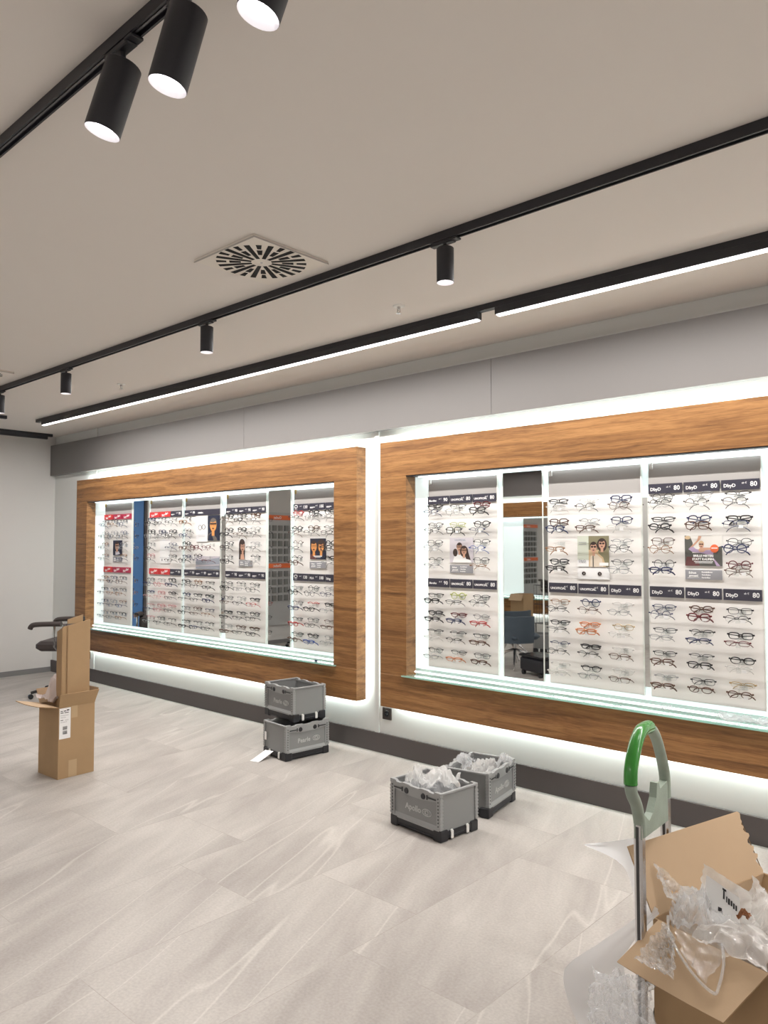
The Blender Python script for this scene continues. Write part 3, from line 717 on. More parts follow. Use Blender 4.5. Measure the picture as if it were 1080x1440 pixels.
def spot(x, y, zc, tilt_dir, tilt, label, power=SPOT_W, group='black track spotlights', sc=.95, aim=None, drop=0):
    """tilt_dir: horizontal heading the lamp mouth leans to; tilt in radians"""
    r = empty('track_spotlight', (x, y, zc), 0, label, 'spotlight', group)
    MB().bbox(-.075, .05, -.016, .016, -.018, .0, .003).bbox(.035, .075, -.019, .019, -.012, -.003, .002).build('track_adapter', M_BLACK, r)
    MB().cyl((0,0,-.0182), (0,0,-.045-drop), .008, k=10).box(-.014, .014, -.006, .006, -.05-drop, -.036-drop).build('swivel_joint', M_BLACK, r, smooth=True)
    ax = Vector((tilt_dir[0], tilt_dir[1], 0)).normalized(); d = (Vector((0,0,-1))*cos(tilt)+ax*sin(tilt)).normalized()
    L_ = .165*sc; R_ = .0405*sc
    p0 = Vector((0,0,-.046-drop))-d*.012+ax*0.0
    off = ax*.0
    p0 = p0+off; p1 = p0+d*L_
    b = MB(); n = 28
    b.tube([tuple(p0), tuple(p0+d*.003), tuple(p1-d*.002), tuple(p1)], [R_-.003, R_, R_, R_-.001], n, 0, caps=False, up=(0,1,0))
    b.tube([tuple(p0), tuple(p0-d*.0001)], [R_-.003, .0001], n, 0, caps=False, up=(0,1,0))
    b.build('lamp_body', M_BLACK, r, smooth=True)
    b = MB(); b.tube([tuple(p1), tuple(p1-d*.0015), tuple(p1-d*.022)], [R_-.0011, R_-.004, R_*.62], n, 0, caps=False, up=(0,1,0)); b.build('reflector', M_REFL, r, smooth=True)
    b = MB(); b.tube([tuple(p1-d*.0215), tuple(p1-d*.0216)], [R_*.66, .0001], n, 0, caps=False, up=(0,1,0)); b.build('lamp_lens', M_LENSL, r)
    if power: spotlamp('spot_lamp', Vector((x, y, zc))+p1-d*.012, aim or d, power)
    return r
z2 = ZC-.040
spot(-2.041, -1.7225, z2, (0,1), 0, 'black spotlight on the middle track, just left of where the line of light breaks')
spot(-3.852, -1.7225, z2, (0,1), 0, 'black spotlight on the middle track, right below the round ceiling vent')
spot(-5.697, -1.7225, z2, (0,1), 0, 'small black spotlight on the middle track, second from the left edge')
spot(-6.955, -1.7225, z2, (0,1), 0, 'small black spotlight cut off by the left edge of the picture')
spot(-.2, -1.7225, z2, (0,1), 0, 'black spotlight beyond the right edge of the picture')
z1_ = ZC-.036; ldir = (-.74, -.67)
spot(-1.88, -3.3575, z1_, ldir, radians(17), 'large black tilted spotlight, leftmost on the top left track', sc=1.18, drop=.02)
spot(-1.57, -3.3575, z1_, ldir, radians(15), 'large black tilted spotlight, middle one on the top left track', sc=1.18, drop=.02)
spot(-1.205, -3.3575, z1_, ldir, radians(18), 'large black spotlight cut off by the top edge of the picture', sc=1.18, drop=.02)
spot(1.2, -3.3575, z1_, ldir, radians(5), 'added unseen black spotlight behind the viewer')  # extra lamp added out of view to brighten the room
for x, q in ((-3.6, 'nearer'), (-6.2, 'farther')):  # two more spots added outside the view for room light
    spot(x, -3.3575, z1_, (0, 1), radians(3), 'added unseen black spotlight on the top left track, %s of two outside the picture' % q)
# track and spots added out of view to light the foreground floor
T3 = track('ceiling_light_track', -8.5, 3.6, -5.05, -5.015, .036, 'added unseen black ceiling track behind the viewer')
for x, q in ((-7, 'leftmost'), (-4.5, 'second from the left'), (-2.4, 'middle'), (-.6, 'second from the right'), (1.4, 'rightmost')):
    spot(x, -5.0325, z1_, (0, 1), radians(1), 'added unseen black spotlight, %s of five on the track behind the viewer' % q)
def linear(name, x0, x1, y0, y1, label, sections, group=None, w=LINE_W):
    r = empty(name, (x0, y0, ZC), 0, label, 'linear light', group); L_ = x1-x0; wd = y1-y0
    MB().box(-.0 , L_, 0, wd, -.034, -.0005).build('mounting_rail', M_BLACK, r)
    for a, b in sections:
        h = MB(); h.box(a-x0, b-x0, .0, wd, -.075, -.0345).build('housing', M_BLACK, r)
        cuts = max(1, round((b-a)/1.5)); s = (b-a)/cuts
        for i in range(cuts):
            xa, xb = a-x0+i*s+.006, a-x0+(i+1)*s-.006
            MB().bbox(xa, xb, .003, wd-.003, -.083, -.0752, .003).build('diffuser', M_DIFF, r)
        l = area('line_lamp', ((a+b)/2, (y0+y1)/2, ZC-.0845), (0,0,0), b-a-.02, wd-.006, w*(b-a), NEUT)
    return r
linear('linear_ceiling_light', -8.47, 3.5, -.765, -.722, 'long black rail with two glowing light bars close to the display wall', [(-8.33, -2.545), (-2.425, 3.4)])
linear('linear_ceiling_light', -8.3, 3.5, Y0+.72, Y0+.765, 'added unseen black light bar along the opposite wall, behind the viewer', [(-8.2, 3.4)], w=LINE_W*.45)  # light bar added out of view as general fill
# two rails at far left, parallel to the left wall
r = empty('ceiling_light_track', (-9.45, -.14, ZC), 0, 'black rail near the left wall, ending by the display wall corner', 'light track')
MB().box(-.02, .02, -2.6, 0, -.035, -.0005).build('channel', M_BLACK, r)
MB().box(-.018, .018, -2.6, -.06, -.07, -.0355).build('housing', M_BLACK, r)
r = empty('ceiling_light_track', (-8.46, -1.08, ZC), 0, 'short black rail end touching the left edge of the picture', 'light track')
MB().box(-.02, .02, -1.6, 0, -.035, -.0005).build('channel', M_BLACK, r)
# swirl diffuser vent
def vent(x0, y0, s, label):
    r = empty('ceiling_vent', (x0+s/2, y0+s/2, ZC), 0, label, 'vent', 'square ceiling vents'); h = s/2
    b = MB(); b.box(-h, h, -h, h, -.010, -.0005); b.build('face_plate', mat('vent_cream', (.80,.75,.68), .5), r)
    MB().loft([[(-h-.004,-h,z),(h+.004,-h,z),(h+.004,h,z),(h+.0003,h,z),(h+.0003,-h+.004,z),(-h-.004,-h+.004,z)] for z in (-.016,-.0101)]).build('rim', mat('vent_rim', (.5,.47,.44), .5), r)
    sl = MB()
    N_ = 12
    for i in range(N_*2):
        a = 2*pi*i/(N_*2)+.05; R0, R1 = .05, h-.012; wv = .0145
        if i % 2: R0 = .10
        c, s_ = cos(a), sin(a)
        def q(rr, ww): return (c*rr-s_*ww, s_*rr+c*ww)
        for (u, v) in (((R0, R1),) if i % 2 == 0 else ((R0, R0+.055), (R0+.07, R1))):
            if v <= u: continue
            P = [q(u, -wv*.62), q(v, -wv*.95), q(v, wv*.95), q(u, wv*.62)]
            sl.loft([[(x, y, -.0112) for x, y in P], [(x, y, -.0102) for x, y in P]])
    sl.build('air_slots', mat('vent_dark', (.006,.006,.007), .9), r)
    MB().cyl((0,0,-.0101), (0,0,-.013), .006, k=12).build('centre_screw', M_STEEL, r)
vent(-3.145, -2.285, .46, 'square swirl vent with black radial slots beside the middle track')
vent(-6.75, -2.36, .48, 'square ceiling vent cut off by the left picture edge')
def sprinkler(x, y, label):
    r = empty('sprinkler', (x, y, ZC), 0, label, 'sprinkler', 'ceiling sprinklers')
    MB().cyl((0,0,-.0005), (0,0,-.006), .036, .03, k=24).build('escutcheon', M_WHITE, r, smooth=True)
    b = MB(); b.cyl((0,0,-.0062), (0,0,-.022), .011, .009, k=12); b.tube([(-.006,0,-.0225),(-.012,0,-.032),(-.004,0,-.042)], .0025, 6); b.tube([(.006,0,-.0225),(.012,0,-.032),(.004,0,-.042)], .0025, 6)
    b.cyl((0,0,-.0425), (0,0,-.045), .014, .016, k=14); b.build('nozzle', M_STEEL, r, smooth=True)
sprinkler(-2.885, -1.07, 'white and steel sprinkler between the middle track and the line of light')
sprinkler(-6.06, -1.07, 'small far sprinkler on the left part of the ceiling')

# wall sockets
def socket(x0, x1, z0, z1, n, label):
    r = empty('wall_socket', ((x0+x1)/2, 0, z0), 0, label, 'socket', 'wall sockets under the frames'); w = (x1-x0)/n
    MB().bbox(x0-(x0+x1)/2, x1-(x0+x1)/2, -.012, -.0005, 0, z1-z0, .002).build('cover_plate', mat('brown_bronze_plate', (.05,.04,.036), .35), r)
    for i in range(n):
        cx = x0-(x0+x1)/2+w*(i+.5); cz = (z1-z0)/2
        b = MB(); b.tube([(cx, -.0121, cz), (cx, -.0145, cz)], [.024, .022], 24, up=(0,0,1)); b.tube([(cx,-.0146,cz),(cx,-.0152,cz)], [.017,.017], 20)
        b.build('plug_well', M_BLKG, r, smooth=True)
        MB().cyl((cx-.0095,-.0153,cz), (cx-.0095,-.0158,cz), .0025, k=8).cyl((cx+.0095,-.0153,cz), (cx+.0095,-.0158,cz), .0025, k=8).build('contact_holes', M_STEEL, r)
socket(-3.984, -3.895, .256, .345, 1, 'square dark socket under the left corner of the near frame')
socket(-8.80, -8.632, .250, .336, 2, 'dark double socket under the left corner of the far frame')

# ------------------------------------------------------------------ folding crates
def make_crate(loc, rz, label, word, words_end=True, group='grey folding crates with black bases'):
    r = empty('folding_crate', loc, rz, label, 'crate', group)
    hx, hy, H = .2, .15, .258
    b = MB(); t = .006
    # black base tray with feet
    b.bbox(-hx+.004, hx-.004, -hy+.004, hy-.004, .012, .026, .003)
    b.box(-hx+.004, hx-.004, -hy+.004, -hy+.012, .026, .05).box(-hx+.004, hx-.004, hy-.012, hy-.004, .026, .05)
    b.box(-hx+.004, -hx+.012, -hy+.012, hy-.012, .026, .05).box(hx-.012, hx-.004, -hy+.012, hy-.012, .026, .05)
    for sx in (-1, 1):
        for sy in (-1, 1):
            x, y = sx*(hx-.03), sy*(hy-.03); b.bbox(x-.03, x+.03, y-.03, y+.03, 0, .06, .005)
    b.bbox(-hx+.02, hx-.02, -hy+.02, hy-.02, 0, .012, .003)
    b.build('base_tray', M_BLKG if False else mat('black_crate_plastic', (.014,.014,.018), .4), r)
    # long walls: recessed field framed by ribs; short walls plain
    z0 = .051; zt = H
    for s in (-1, 1):
        w = MB(); y = s*(hy-.011)
        def yb(a, c): return (min(y*1+s*a, y+s*c), max(y+s*a, y+s*c))
        ya, yc = yb(-.004, 0); w.box(-hx+.016, hx-.016, ya, yc, z0, zt-.012, 0)
        ya, yc = yb(0, .009)
        w.box(-hx+.016, hx-.016, ya, yc, z0, z0+.012, 1); w.box(-hx+.016, -hx+.034, ya, yc, z0+.012, zt-.022, 1); w.box(hx-.034, hx-.016, ya, yc, z0+.012, zt-.022, 1)
        # handle zone, dipped in the middle
        pr = [(-hx+.034, zt-.022), (-hx+.034, zt-.05), (-.11, zt-.058), (-.05, zt-.064), (.05, zt-.064), (.11, zt-.058), (hx-.034, zt-.05), (hx-.034, zt-.022)]
        w.loft([[(px, ya, pz) for px, pz in pr], [(px, yc, pz) for px, pz in pr]], 1)
        # sloped inner ledge
        w.loft([[(-hx+.034, y, z0+.012), (hx-.034, y, z0+.012), (hx-.034, y, z0+.028), (-hx+.034, y, z0+.028)], [(-hx+.034, y+s*.008, z0+.012), (hx-.034, y+s*.008, z0+.012), (hx-.034, y+s*.001, z0+.028), (-hx+.034, y+s*.001, z0+.028)]], 1)
        w.build('long_wall', [M_CRATE, M_CRATER], r)
        rim = MB(); pts = []
        # scalloped rim of the long side
        prof = [(-hx+.002, zt), (-.155, zt), (-.145, zt-.010), (-.115, zt-.010), (-.1, zt-.004), (-.045, zt-.004), (-.03, zt-.010), (.03, zt-.010), (.045, zt-.004), (.1, zt-.004), (.115, zt-.010), (.145, zt-.010), (.155, zt), (hx-.002, zt)]
        ring = [(px, pz) for px, pz in prof]+[(hx-.002, zt-.022), (-hx+.002, zt-.022)]
        ya, yc = yb(-.008, .011)
        rim.loft([[(px, ya, pz) for px, pz in ring], [(px, yc, pz) for px, pz in ring]])
        rim.build('rim', M_CRATER, r)
        la = MB()
        for sx in (-1, 1):
            ya, yc = yb(.0115, .0135)
            la.box(sx*.1-.045 if sx < 0 else .065, sx*.1-.065+.03 if sx < 0 else .145, ya, yc, zt-.042, zt-.034) if False else None
            xa = sx*.135
            la.box(min(xa-.03, xa+.03), max(xa-.03, xa+.03), ya, yc, zt-.043, zt-.036)
            la.box(sx*.098-.004, sx*.098+.004, ya, yc, zt-.052, zt-.028)
            la.tube([(sx*.066, y+s*.0092, zt-.042), (sx*.066, y+s*.0145, zt-.042)], [.017, .014], 12)
        la.build('latch', mat('black_crate_plastic', (.014,.014,.018), .4), r)
        # printed word and eye emblem
        R = FRONT if s < 0 else Matrix.Rotation(pi, 4, 'Z') @ FRONT
        q = MB(); T = Matrix.Translation((0, y+s*.0006, 0)) @ R
        merge_text(q, word, .046, Matrix.Translation((0, y+s*.0006, .13)) @ R @ Matrix.Translation((-.085, 0, 0)), 0, offset=.0008)
        Te = Matrix.Translation((0, y+s*.0006, .13)) @ R
        cx = .085
        q.tube([Te @ Vector((cx+.034*cos(t), .018*sin(t), .0003)) for t in [2*pi*i/24 for i in range(24)]], .0018, 5, closed=True, up=(0,1,0))
        q.tube([Te @ Vector((cx+.011*cos(t), .011*sin(t), .0003)) for t in [2*pi*i/16 for i in range(16)]], .0022, 5, closed=True, up=(0,1,0))
        for i in range(10):
            t = 2*pi*i/10; q.tube([Te @ Vector((cx+.016*cos(t), .0125*sin(t), .0003)), Te @ Vector((cx+.027*cos(t), .0155*sin(t), .0003))], .0014, 4)
        q.build('printed_logo', M_PTXT, r)
    for s in (-1, 1):
        w = MB(); x = s*(hx-.009)
        xa, xc = min(x, x-s*.005), max(x, x-s*.005)
        w.bbox(xa, xc, -hy+.022, hy-.022, z0-.006, zt-.006, .0015, 0)
        xa, xc = min(x, x+s*.004), max(x, x+s*.004)
        w.box(xa, xc, -hy+.022, hy-.022, z0-.012, z0-.002, 0); w.box(xa, xc, -.04, .04, z0-.026, z0-.002, 1)
        w.build('short_wall', [M_CRATE, M_CRATER], r)
        rim = MB(); xa, xc = min(x-s*.008, x+s*.008), max(x-s*.008, x+s*.008)
        rim.bbox(xa, xc, -hy+.004, hy-.004, zt-.012, zt-.001, .002).build('rim', M_CRATER, r)
        c = MB()
        for yy in (-.062, .062):
            xa, xc = min(x+s*.0045, x+s*.014), max(x+s*.0045, x+s*.014)
            c.bbox(xa, xc, yy-.010, yy+.010, .008, .052, .003).bbox(xa, xc, yy-.012, yy+.003, .044, .058, .002)
        c.build('white_clip', M_WHITE, r)
    # corner posts with hinge knuckles
    for sx in (-1, 1):
        for sy in (-1, 1):
            p = MB(); x, y = sx*(hx-.010), sy*(hy-.010)
            p.bbox(min(x-.008, x+.008), max(x-.008, x+.008), min(y-.01, y+.01), max(y-.01, y+.01), .062, zt-.024, .002, 0)
            for i in range(9):
                zz = .07+i*.018; p.box(x-.0095, x+.0095, y-.0115, y+.0115, zz, zz+.009, 0)
                p.box(x-sx*.0100-.0025, x-sx*.0100+.0025, y+sy*.0101-.0012, y+sy*.0101+.0012, zz+.010, zz+.0165, 1)
            p.build('corner_post', [M_CRATER, M_BLACK], r)
    return r
make_crate((-4.462, -.462, 0), radians(84), 'grey folding crate on the floor, bottom of the stack of two', 'Pearle')
make_crate((-4.545, -.405, .259), radians(-7), 'empty grey folding crate on top of the stack of two', 'Pearle')
ap = make_crate((-2.733, -.953, 0), radians(-6), 'grey folding crate full of crumpled film, in front by itself on the floor', 'Apollo')
rr = make_crate((-2.748, -.482, 0), radians(100), 'grey folding crate with clear bags, behind the fuller crate against the wall', 'Apollo')
# paper slip under the lower crate
pm = MB().grid(lambda u, v: (-4.495-.075*u+.02*v, -.655-.02*u-.16*v, .045*(1-v)**1.6+.003+.006*sin(pi*v)), 4, 10)
tag(pm.build('paper_slip', M_PAPER, smooth=True), 'curled white paper slip hanging from the bottom crate of the stack', 'paper')
tag(MB().box(-.012, .012, -.0006, 0, 0, .06).build('white_sticker', M_PAPER, loc=(-4.585, -.6605, .12), rot=(0, 0, radians(-6))), 'small white sticker on the lower crate short wall', 'sticker')

# ------------------------------------------------------------------ crumpled film
def crumple(name, c, size, amp, m, label, cat, seed=0, n=44, freq=6, rz=0, tilt=0, group=None, dome=0, parent=None, base=None, local=False):
    """sheet of film crushed into folds; c centre, size (x,y), amp fold height"""
    R = Matrix.Rotation(rz, 3, 'Z') @ Matrix.Rotation(tilt, 3, 'X'); off = Vector((seed*3.7, seed*1.3, seed*.7))
    def f(u, v):
        x, y = (u-.5), (v-.5)
        p = Vector((x*freq, y*freq, 0))+off
        r1 = abs(noise.noise(p)); r2 = abs(noise.noise(p*2.3+Vector((5,1,2)))); r3 = noise.noise(p*.7+Vector((9,4,1)))
        z = amp*(1.3*(.55-r1)+.55*(.5-r2)+.6*r3)
        ed = 1+.28*noise.noise(Vector((x*5, y*5, 3))+off)
        rr_ = max(0, 1-(x*x+y*y)*4)
        z += dome*rr_
        q = Vector((x*size[0]*ed+amp*.35*noise.noise(p+Vector((2,7,4))), y*size[1]*ed+amp*.35*noise.noise(p+Vector((8,3,4))), z))
        q = R @ q + Vector(c)
        if base is not None and q.z < base: q.z = base+.002+abs(q.z-base)*.1
        return q
    mb = MB().grid(f, n, n); o = mb.build(name, m, smooth=False)
    if label: tag(o, label, cat, group)
    if parent: o.parent = parent
    return o
crumple('plastic_film', (-2.735, -.955, .19), (.34, .25), .042, M_FILM2, 'heap of crumpled clear film filling the front crate', 'plastic film', 1, 60, 5, radians(-6), dome=.05)
crumple('plastic_film', (-2.70, -.93, .235), (.2, .17), .055, M_BAG, 'whitish crumpled bag rising above the film in the front crate', 'plastic bag', 2, 44, 4, .5, dome=.055)
crumple('plastic_film', (-2.845, -.98, .225), (.10, .10), .05, M_BAG, 'small whitish film peak at the left of the front crate', 'plastic film', 9, 30, 4, .5, dome=.05)
crumple('plastic_film', (-2.775, -.47, .16), (.22, .30), .06, M_BAG, 'milky bag slumped inside the rear crate', 'plastic bag', 3, 50, 5, radians(10), dome=.03)
crumple('plastic_film', (-2.66, -.345, .225), (.09, .09), .035, M_FILM2, 'clear film tuft hanging over the rear crate corner', 'plastic film', 4, 30, 5, .2, dome=.05)
crumple('plastic_film', (-2.86, -.50, .2), (.12, .14), .05, M_FILM2, 'clear film peak against the rear crate wall', 'plastic film', 5, 30, 5, .2, dome=.05)
# things on the glass shelves
crumple('plastic_film', (-1.24, -.11, .652), (.42, .085), .03, M_FILM2, 'flattened clear film on the glass shelf at the right edge', 'plastic film', 6, 50, 9, 0, base=.6415)
crumple('plastic_film', (-1.74, -.095, .655), (.05, .05), .025, M_FILM2, 'small clear tuft of film on the glass shelf', 'plastic film', 7, 16, 3, 0, base=.6415)
for x, c in ((-2.42, 'left'), (-2.2, 'middle'), (-1.98, 'right')):
    o = MB().box(-.07, .07, -.008, .008, 0, .004).box(-.07, -.02, -.002, .001, .0041, .0052, 1).build('acrylic_strip', [M_ACRYL, M_BLACK], loc=(x, -.115, .6412), rot=(0, 0, .08)); tag(o, 'thin clear acrylic strip lying on the near shelf, %s of three' % c, 'strip', 'strips on the near shelf')
tag(MB().bbox(-.012, .012, -.006, .006, 0, .012, .002).build('blue_clip', GM['dark blue'], loc=(-4.62, -.115, .6412), rot=(0, 0, .5)), 'small blue clip on the glass shelf of the far frame', 'clip')
tag(MB().box(-.09, .09, -.012, .012, 0, .003).box(-.05, .06, -.02, -.0125, 0, .002).build('dark_acrylic_strip', M_GPRINT, loc=(-6.75, -.11, .6412), rot=(0, 0, -.05)), 'flat grey strip on the glass shelf of the far frame', 'strip')

# ------------------------------------------------------------------ cardboard boxes
def open_box(root, P0, A, B, la, lb, H, flaps, m=M_CARD, mi=M_CARDI, t=.004, z0=0):
    """P0 corner, unit dirs A,B, lengths; flaps: dict side -> (angle from vertical outward, length, inset shrink)"""
    P0 = Vector(P0); A = Vector(A).normalized(); B = Vector(B).normalized(); Z = Vector((0,0,1))
    c = [P0, P0+A*la, P0+A*la+B*lb, P0+B*lb]; nrm = [-B, A, B, -A]
    body = MB()
    for i in range(4):
        a, b = c[i], c[(i+1) % 4]; n = nrm[i]
        for (off, k) in ((0, 0), (-t, 1)):
            q = [a+n*off+Z*z0, b+n*off+Z*z0, b+n*off+Z*H, a+n*off+Z*H]
            body.quad(q if off == 0 else q[::-1], k)
        body.quad([a+Z*H, b+Z*H, b-n*t+Z*H, a-n*t+Z*H], 0)
    body.quad([q+Z*(z0+.001) for q in c][::-1], 0); body.quad([q+Z*(z0+.004) for q in c], 1)
    body.build('box_body', [m, mi], root)
    for i, fl in flaps.items():
        ang, ln, sh, wav = fl[:4]; skew = fl[4] if len(fl) > 4 else 0; ia, ib = fl[5] if len(fl) > 5 else (0, 0); torn = fl[6] if len(fl) > 6 else 0
        a, b = c[i], c[(i+1) % 4]; n = nrm[i]; u = (b-a).normalized()
        d = (Z*cos(ang)+n*sin(ang)); nn = (n*cos(ang)-Z*sin(ang))
        a2, b2 = a+Z*H+u*(.002+ia)+n*.0008, b+Z*H-u*(.002+ib)+n*.0008
        fb_ = MB(); nu, nv = 10, 24
        def outer(x, y, off):
            p = a2.lerp(b2, x); s = (x-.5)*2
            q = p + d*(y*ln) - u*s*sh*y + u*skew*y
            if torn and x > .99: q = q + u*torn*(noise.noise(Vector((y*9, 3, 1)))+.5*noise.noise(Vector((y*31, 1, 7))))
            q = q + nn*(wav*sin(pi*x)*y*y) + nn*off
            return q
        fb_.grid(lambda x, y: outer(x, y, .002), nu, nv, 0)
        fb_.grid(lambda x, y: outer(x, 1-y, -.002), nu, nv, 1)
        e = [outer(x/nu, 1, .002) for x in range(nu+1)]+[outer(x/nu, 1, -.002) for x in reversed(range(nu+1))]
        fb_.quad(e, 0)
        for xx in (0, 1): fb_.quad([outer(xx, 0, .002), outer(xx, 1, .002), outer(xx, 1, -.002), outer(xx, 0, -.002)], 0)
        fb_.build('flap', [m, mi], root)
tb = empty('cardboard_box', (0,0,0), 0, 'tall open cardboard box with a shipping label, standing on the floor at left', 'box')
Bv = Vector((-.999, -.04, 0)); Av = Vector((-.045, .999, 0))
open_box(tb, (-5.153, -1.986, 0), Av, Bv, .262, .278, .482,
         {0: (radians(-3), .0, 0, 0)} if False else {0: (radians(22), .10, -.012, .0), 1: (radians(14), .10, -.006, 0), 2: (radians(-10+30), .10, -.008, 0), 3: (radians(78), .16, -.02, .006)})
# label and tape on the right (+x) face
def on_face(u, z, off=.001): return Vector((-5.153, -1.986, 0))+Av*u+Vector((0, 0, z))+(-Bv)*off
def face_rect(u0, u1, z0, z1, m, name, off=.001):
    MB().quad([on_face(u0, z0, off), on_face(u1, z0, off), on_face(u1, z1, off), on_face(u0, z1, off)]).build(name, m, tb)
face_rect(.005, .085, .268, .475, M_PAPER, 'shipping_label', .0012)
lb = MB()
for (u0, u1, za, zb) in ((.012,.028,.452,.457),(.034,.052,.452,.458),(.056,.074,.455,.463),(.012,.034,.441,.446),(.040,.07,.441,.446),(.012,.07,.425,.4265),(.012,.05,.412,.4135),(.012,.032,.392,.396),(.045,.07,.392,.3935),(.012,.06,.38,.3815)):
    lb.quad([on_face(u0, za, .0016), on_face(u1, za, .0016), on_face(u1, zb, .0016), on_face(u0, zb, .0016)])
for zz in (.328, .298):
    for i in range(14):
        u = .030+i*.0023; lb.quad([on_face(u, zz, .0016), on_face(u+.0012+(.0006 if i % 3 == 0 else 0), zz, .0016), on_face(u+.0012, zz+.024, .0016), on_face(u, zz+.024, .0016)])
lb.build('label_print', M_PRINT, tb)
face_rect(.09, .135, .40, .481, M_TAPE, 'tape_strip', .0008); face_rect(.075, .135, .002, .115, M_TAPE, 'tape_strip', .0008)
# tall folded cardboard standing in it
tc_ = empty('cardboard_sleeve', (-5.25, -1.86, .02), 0, 'tall narrow folded cardboard piece standing up inside the open box', 'cardboard')
s_ = MB(); V_ = lambda x, y, z: (x, y, z)
def slab(mb, a, b, z0, zl, zr, t=.006, mi=0):
    a = Vector((*a, 0)); b = Vector((*b, 0)); u = (b-a).normalized(); n = Vector((-u.y, u.x, 0))*t
    mb.loft([[a+Vector((0,0,z0)), b+Vector((0,0,z0)), b+Vector((0,0,zr)), a+Vector((0,0,zl))], [a+n+Vector((0,0,z0)), b+n+Vector((0,0,z0)), b+n+Vector((0,0,zr)), a+n+Vector((0,0,zl))]], mi)
slab(s_, (.075, -.095), (.045, .115), .0, 1.005, 1.04); s_.build('front_panel', M_CARD, tc_)
s_ = MB(); slab(s_, (.0745, -.0945), (-.03, -.082), .0, 1.0, .965); s_.build('side_panel', M_CARD, tc_)
s_ = MB(); slab(s_, (.068, -.060), (.049, .058), 1.022, 1.052, 1.078); s_.build('tuck_flap', M_CARD, tc_)
s_ = MB(); slab(s_, (.0785, -.064), (.0765, -.059), .03, 1.005, 1.01, .001); s_.build('crease_strip', mat('dark_cardboard_edge', (.27,.16,.08), .8), tc_)
crumple('packing_paper', (-5.335, -1.90, .50), (.17, .20), .05, M_KRAFT, 'crumpled pale packing paper bulging out of the tall open box', 'packing paper', 11, 40, 4, .3, tilt=0, dome=.16)

# large box at the right with film and bags
bb = empty('cardboard_box', (0,0,0), 0, 'large open cardboard box full of plastic bags at the bottom right', 'box')
A2 = Vector((.26, .966, 0)).normalized(); B2 = Vector((.966, -.26, 0)).normalized(); P2 = Vector((-.948, -2.171, 0))
open_box(bb, P2, A2, B2, .56, .352, .5,
         {0: (radians(26), .195, 0, .0, -.005, (0, 0), .035), 1: (radians(-150), .16, 0, 0), 2: (radians(70), .16, 0, 0), 3: (radians(128), .162, 0, .012, .043, (0, .018))})
# torn edge and cardboard tone are part of the flap; bags inside
def bagsheet(name, pts, m, label, cat, seed=0, amp=.012, n=26, freq=5, solid=False):
    """film sheet spanning four corner points with soft folds"""
    a, b, c, d = [Vector(p) for p in pts]; nrm = (b-a).cross(d-a).normalized(); off = Vector((seed*2.1, seed*.7, 0))
    def f(u, v):
        p = a.lerp(b, u).lerp(d.lerp(c, u), v); q = Vector((u*freq, v*freq, 0))+off
        e = min(u, 1-u, v, 1-v)*4
        return p+nrm*(amp*(noise.noise(q)*1.6+.8*abs(noise.noise(q*2.4)))+amp*1.5*min(1, e))+ (b-a).normalized()*.01*noise.noise(q*1.7)
    return tag(MB().grid(f, n, n).build(name, m, smooth=True), label, cat)
def inb(a, b, z): return P2+A2*a+B2*b+Vector((0, 0, z))
crumple('plastic_film', inb(.30, .18, .42), (.32, .48), .06, M_FILM, 'mass of clear crumpled bags filling the large box', 'plastic bags', 21, 60, 6, -.26, dome=.03)
crumple('plastic_film', inb(.10, .09, .50), (.15, .17), .05, M_FILM2, 'crinkled shiny film at the left corner of the large box', 'plastic film', 22, 50, 7, .2, dome=.05)
crumple('plastic_bag', inb(.33, .24, .48), (.18, .30), .05, M_BAG, 'milky plastic bag at the back of the large box', 'plastic bag', 23, 44, 4, -.26, dome=.06)
crumple('plastic_bag', inb(.06, .24, .50), (.20, .16), .03, M_BAG, 'milky plastic bag at the front right of the large box', 'plastic bag', 24, 44, 3, -.2, dome=.035)
crumple('plastic_bag', inb(.20, .29, .52), (.13, .2), .04, M_BAG, 'whitish bag pressed against the right wall of the large box', 'plastic bag', 26, 40, 4, -.3, dome=.07)
bagsheet('clear_bag', [inb(.20,.0,.50), inb(.08,.07,.50), inb(.06,.0,.57), inb(.07,-.045,.63)], M_FILM2, 'tall clear bag wrinkled against the upright flap behind the post', 'plastic bag', 3, .010)
q0 = [inb(.10,.10,.535), inb(.11,.215,.535), inb(.135,.20,.60), inb(.135,.085,.635)]
bg = bagsheet('labelled_bag', [q0[0]+Vector((-.015,-.005,-.01)), q0[1]+Vector((.015,0,-.01)), q0[2]+Vector((.015,.01,.012)), q0[3]+Vector((-.01,.01,.012))], M_BAG, 'clear bag with white label and black writing in the large box', 'plastic bag', 4, .003)
ln_ = (q0[1]-q0[0]).cross(q0[3]-q0[0]).normalized(); ln_ = ln_ if ln_.y < 0 else -ln_
def LQ(u, v, e=.012):
    a, b, c, d = q0; return a.lerp(b, u).lerp(d.lerp(c, u), v)+ln_*e
lo = MB().quad([LQ(.05,.05), LQ(.95,.05), LQ(.95,.9), LQ(.05,.9)]).build('label', M_PAPER, bg)
wr = MB()
for u0, u1, v0, v1 in ((.52,.56,.55,.85),(.60,.63,.5,.68),(.65,.70,.47,.66),(.72,.76,.47,.64),(.78,.82,.42,.60),(.84,.88,.40,.58),(.50,.60,.80,.86),(.4,.5,.14,.26)):
    wr.quad([LQ(u0,v0,.0128), LQ(u1,v0,.0128), LQ(u1,v1,.0128), LQ(u0,v1,.0128)])
wr.build('label_print', M_PRINT, lo)
bagsheet('clear_bag', [inb(.14,.19,.52), inb(.15,.27,.52), inb(.22,.25,.57), inb(.20,.19,.64)], M_BAG, 'upright clear bag with small print behind the labelled bag', 'plastic bag', 5, .006)
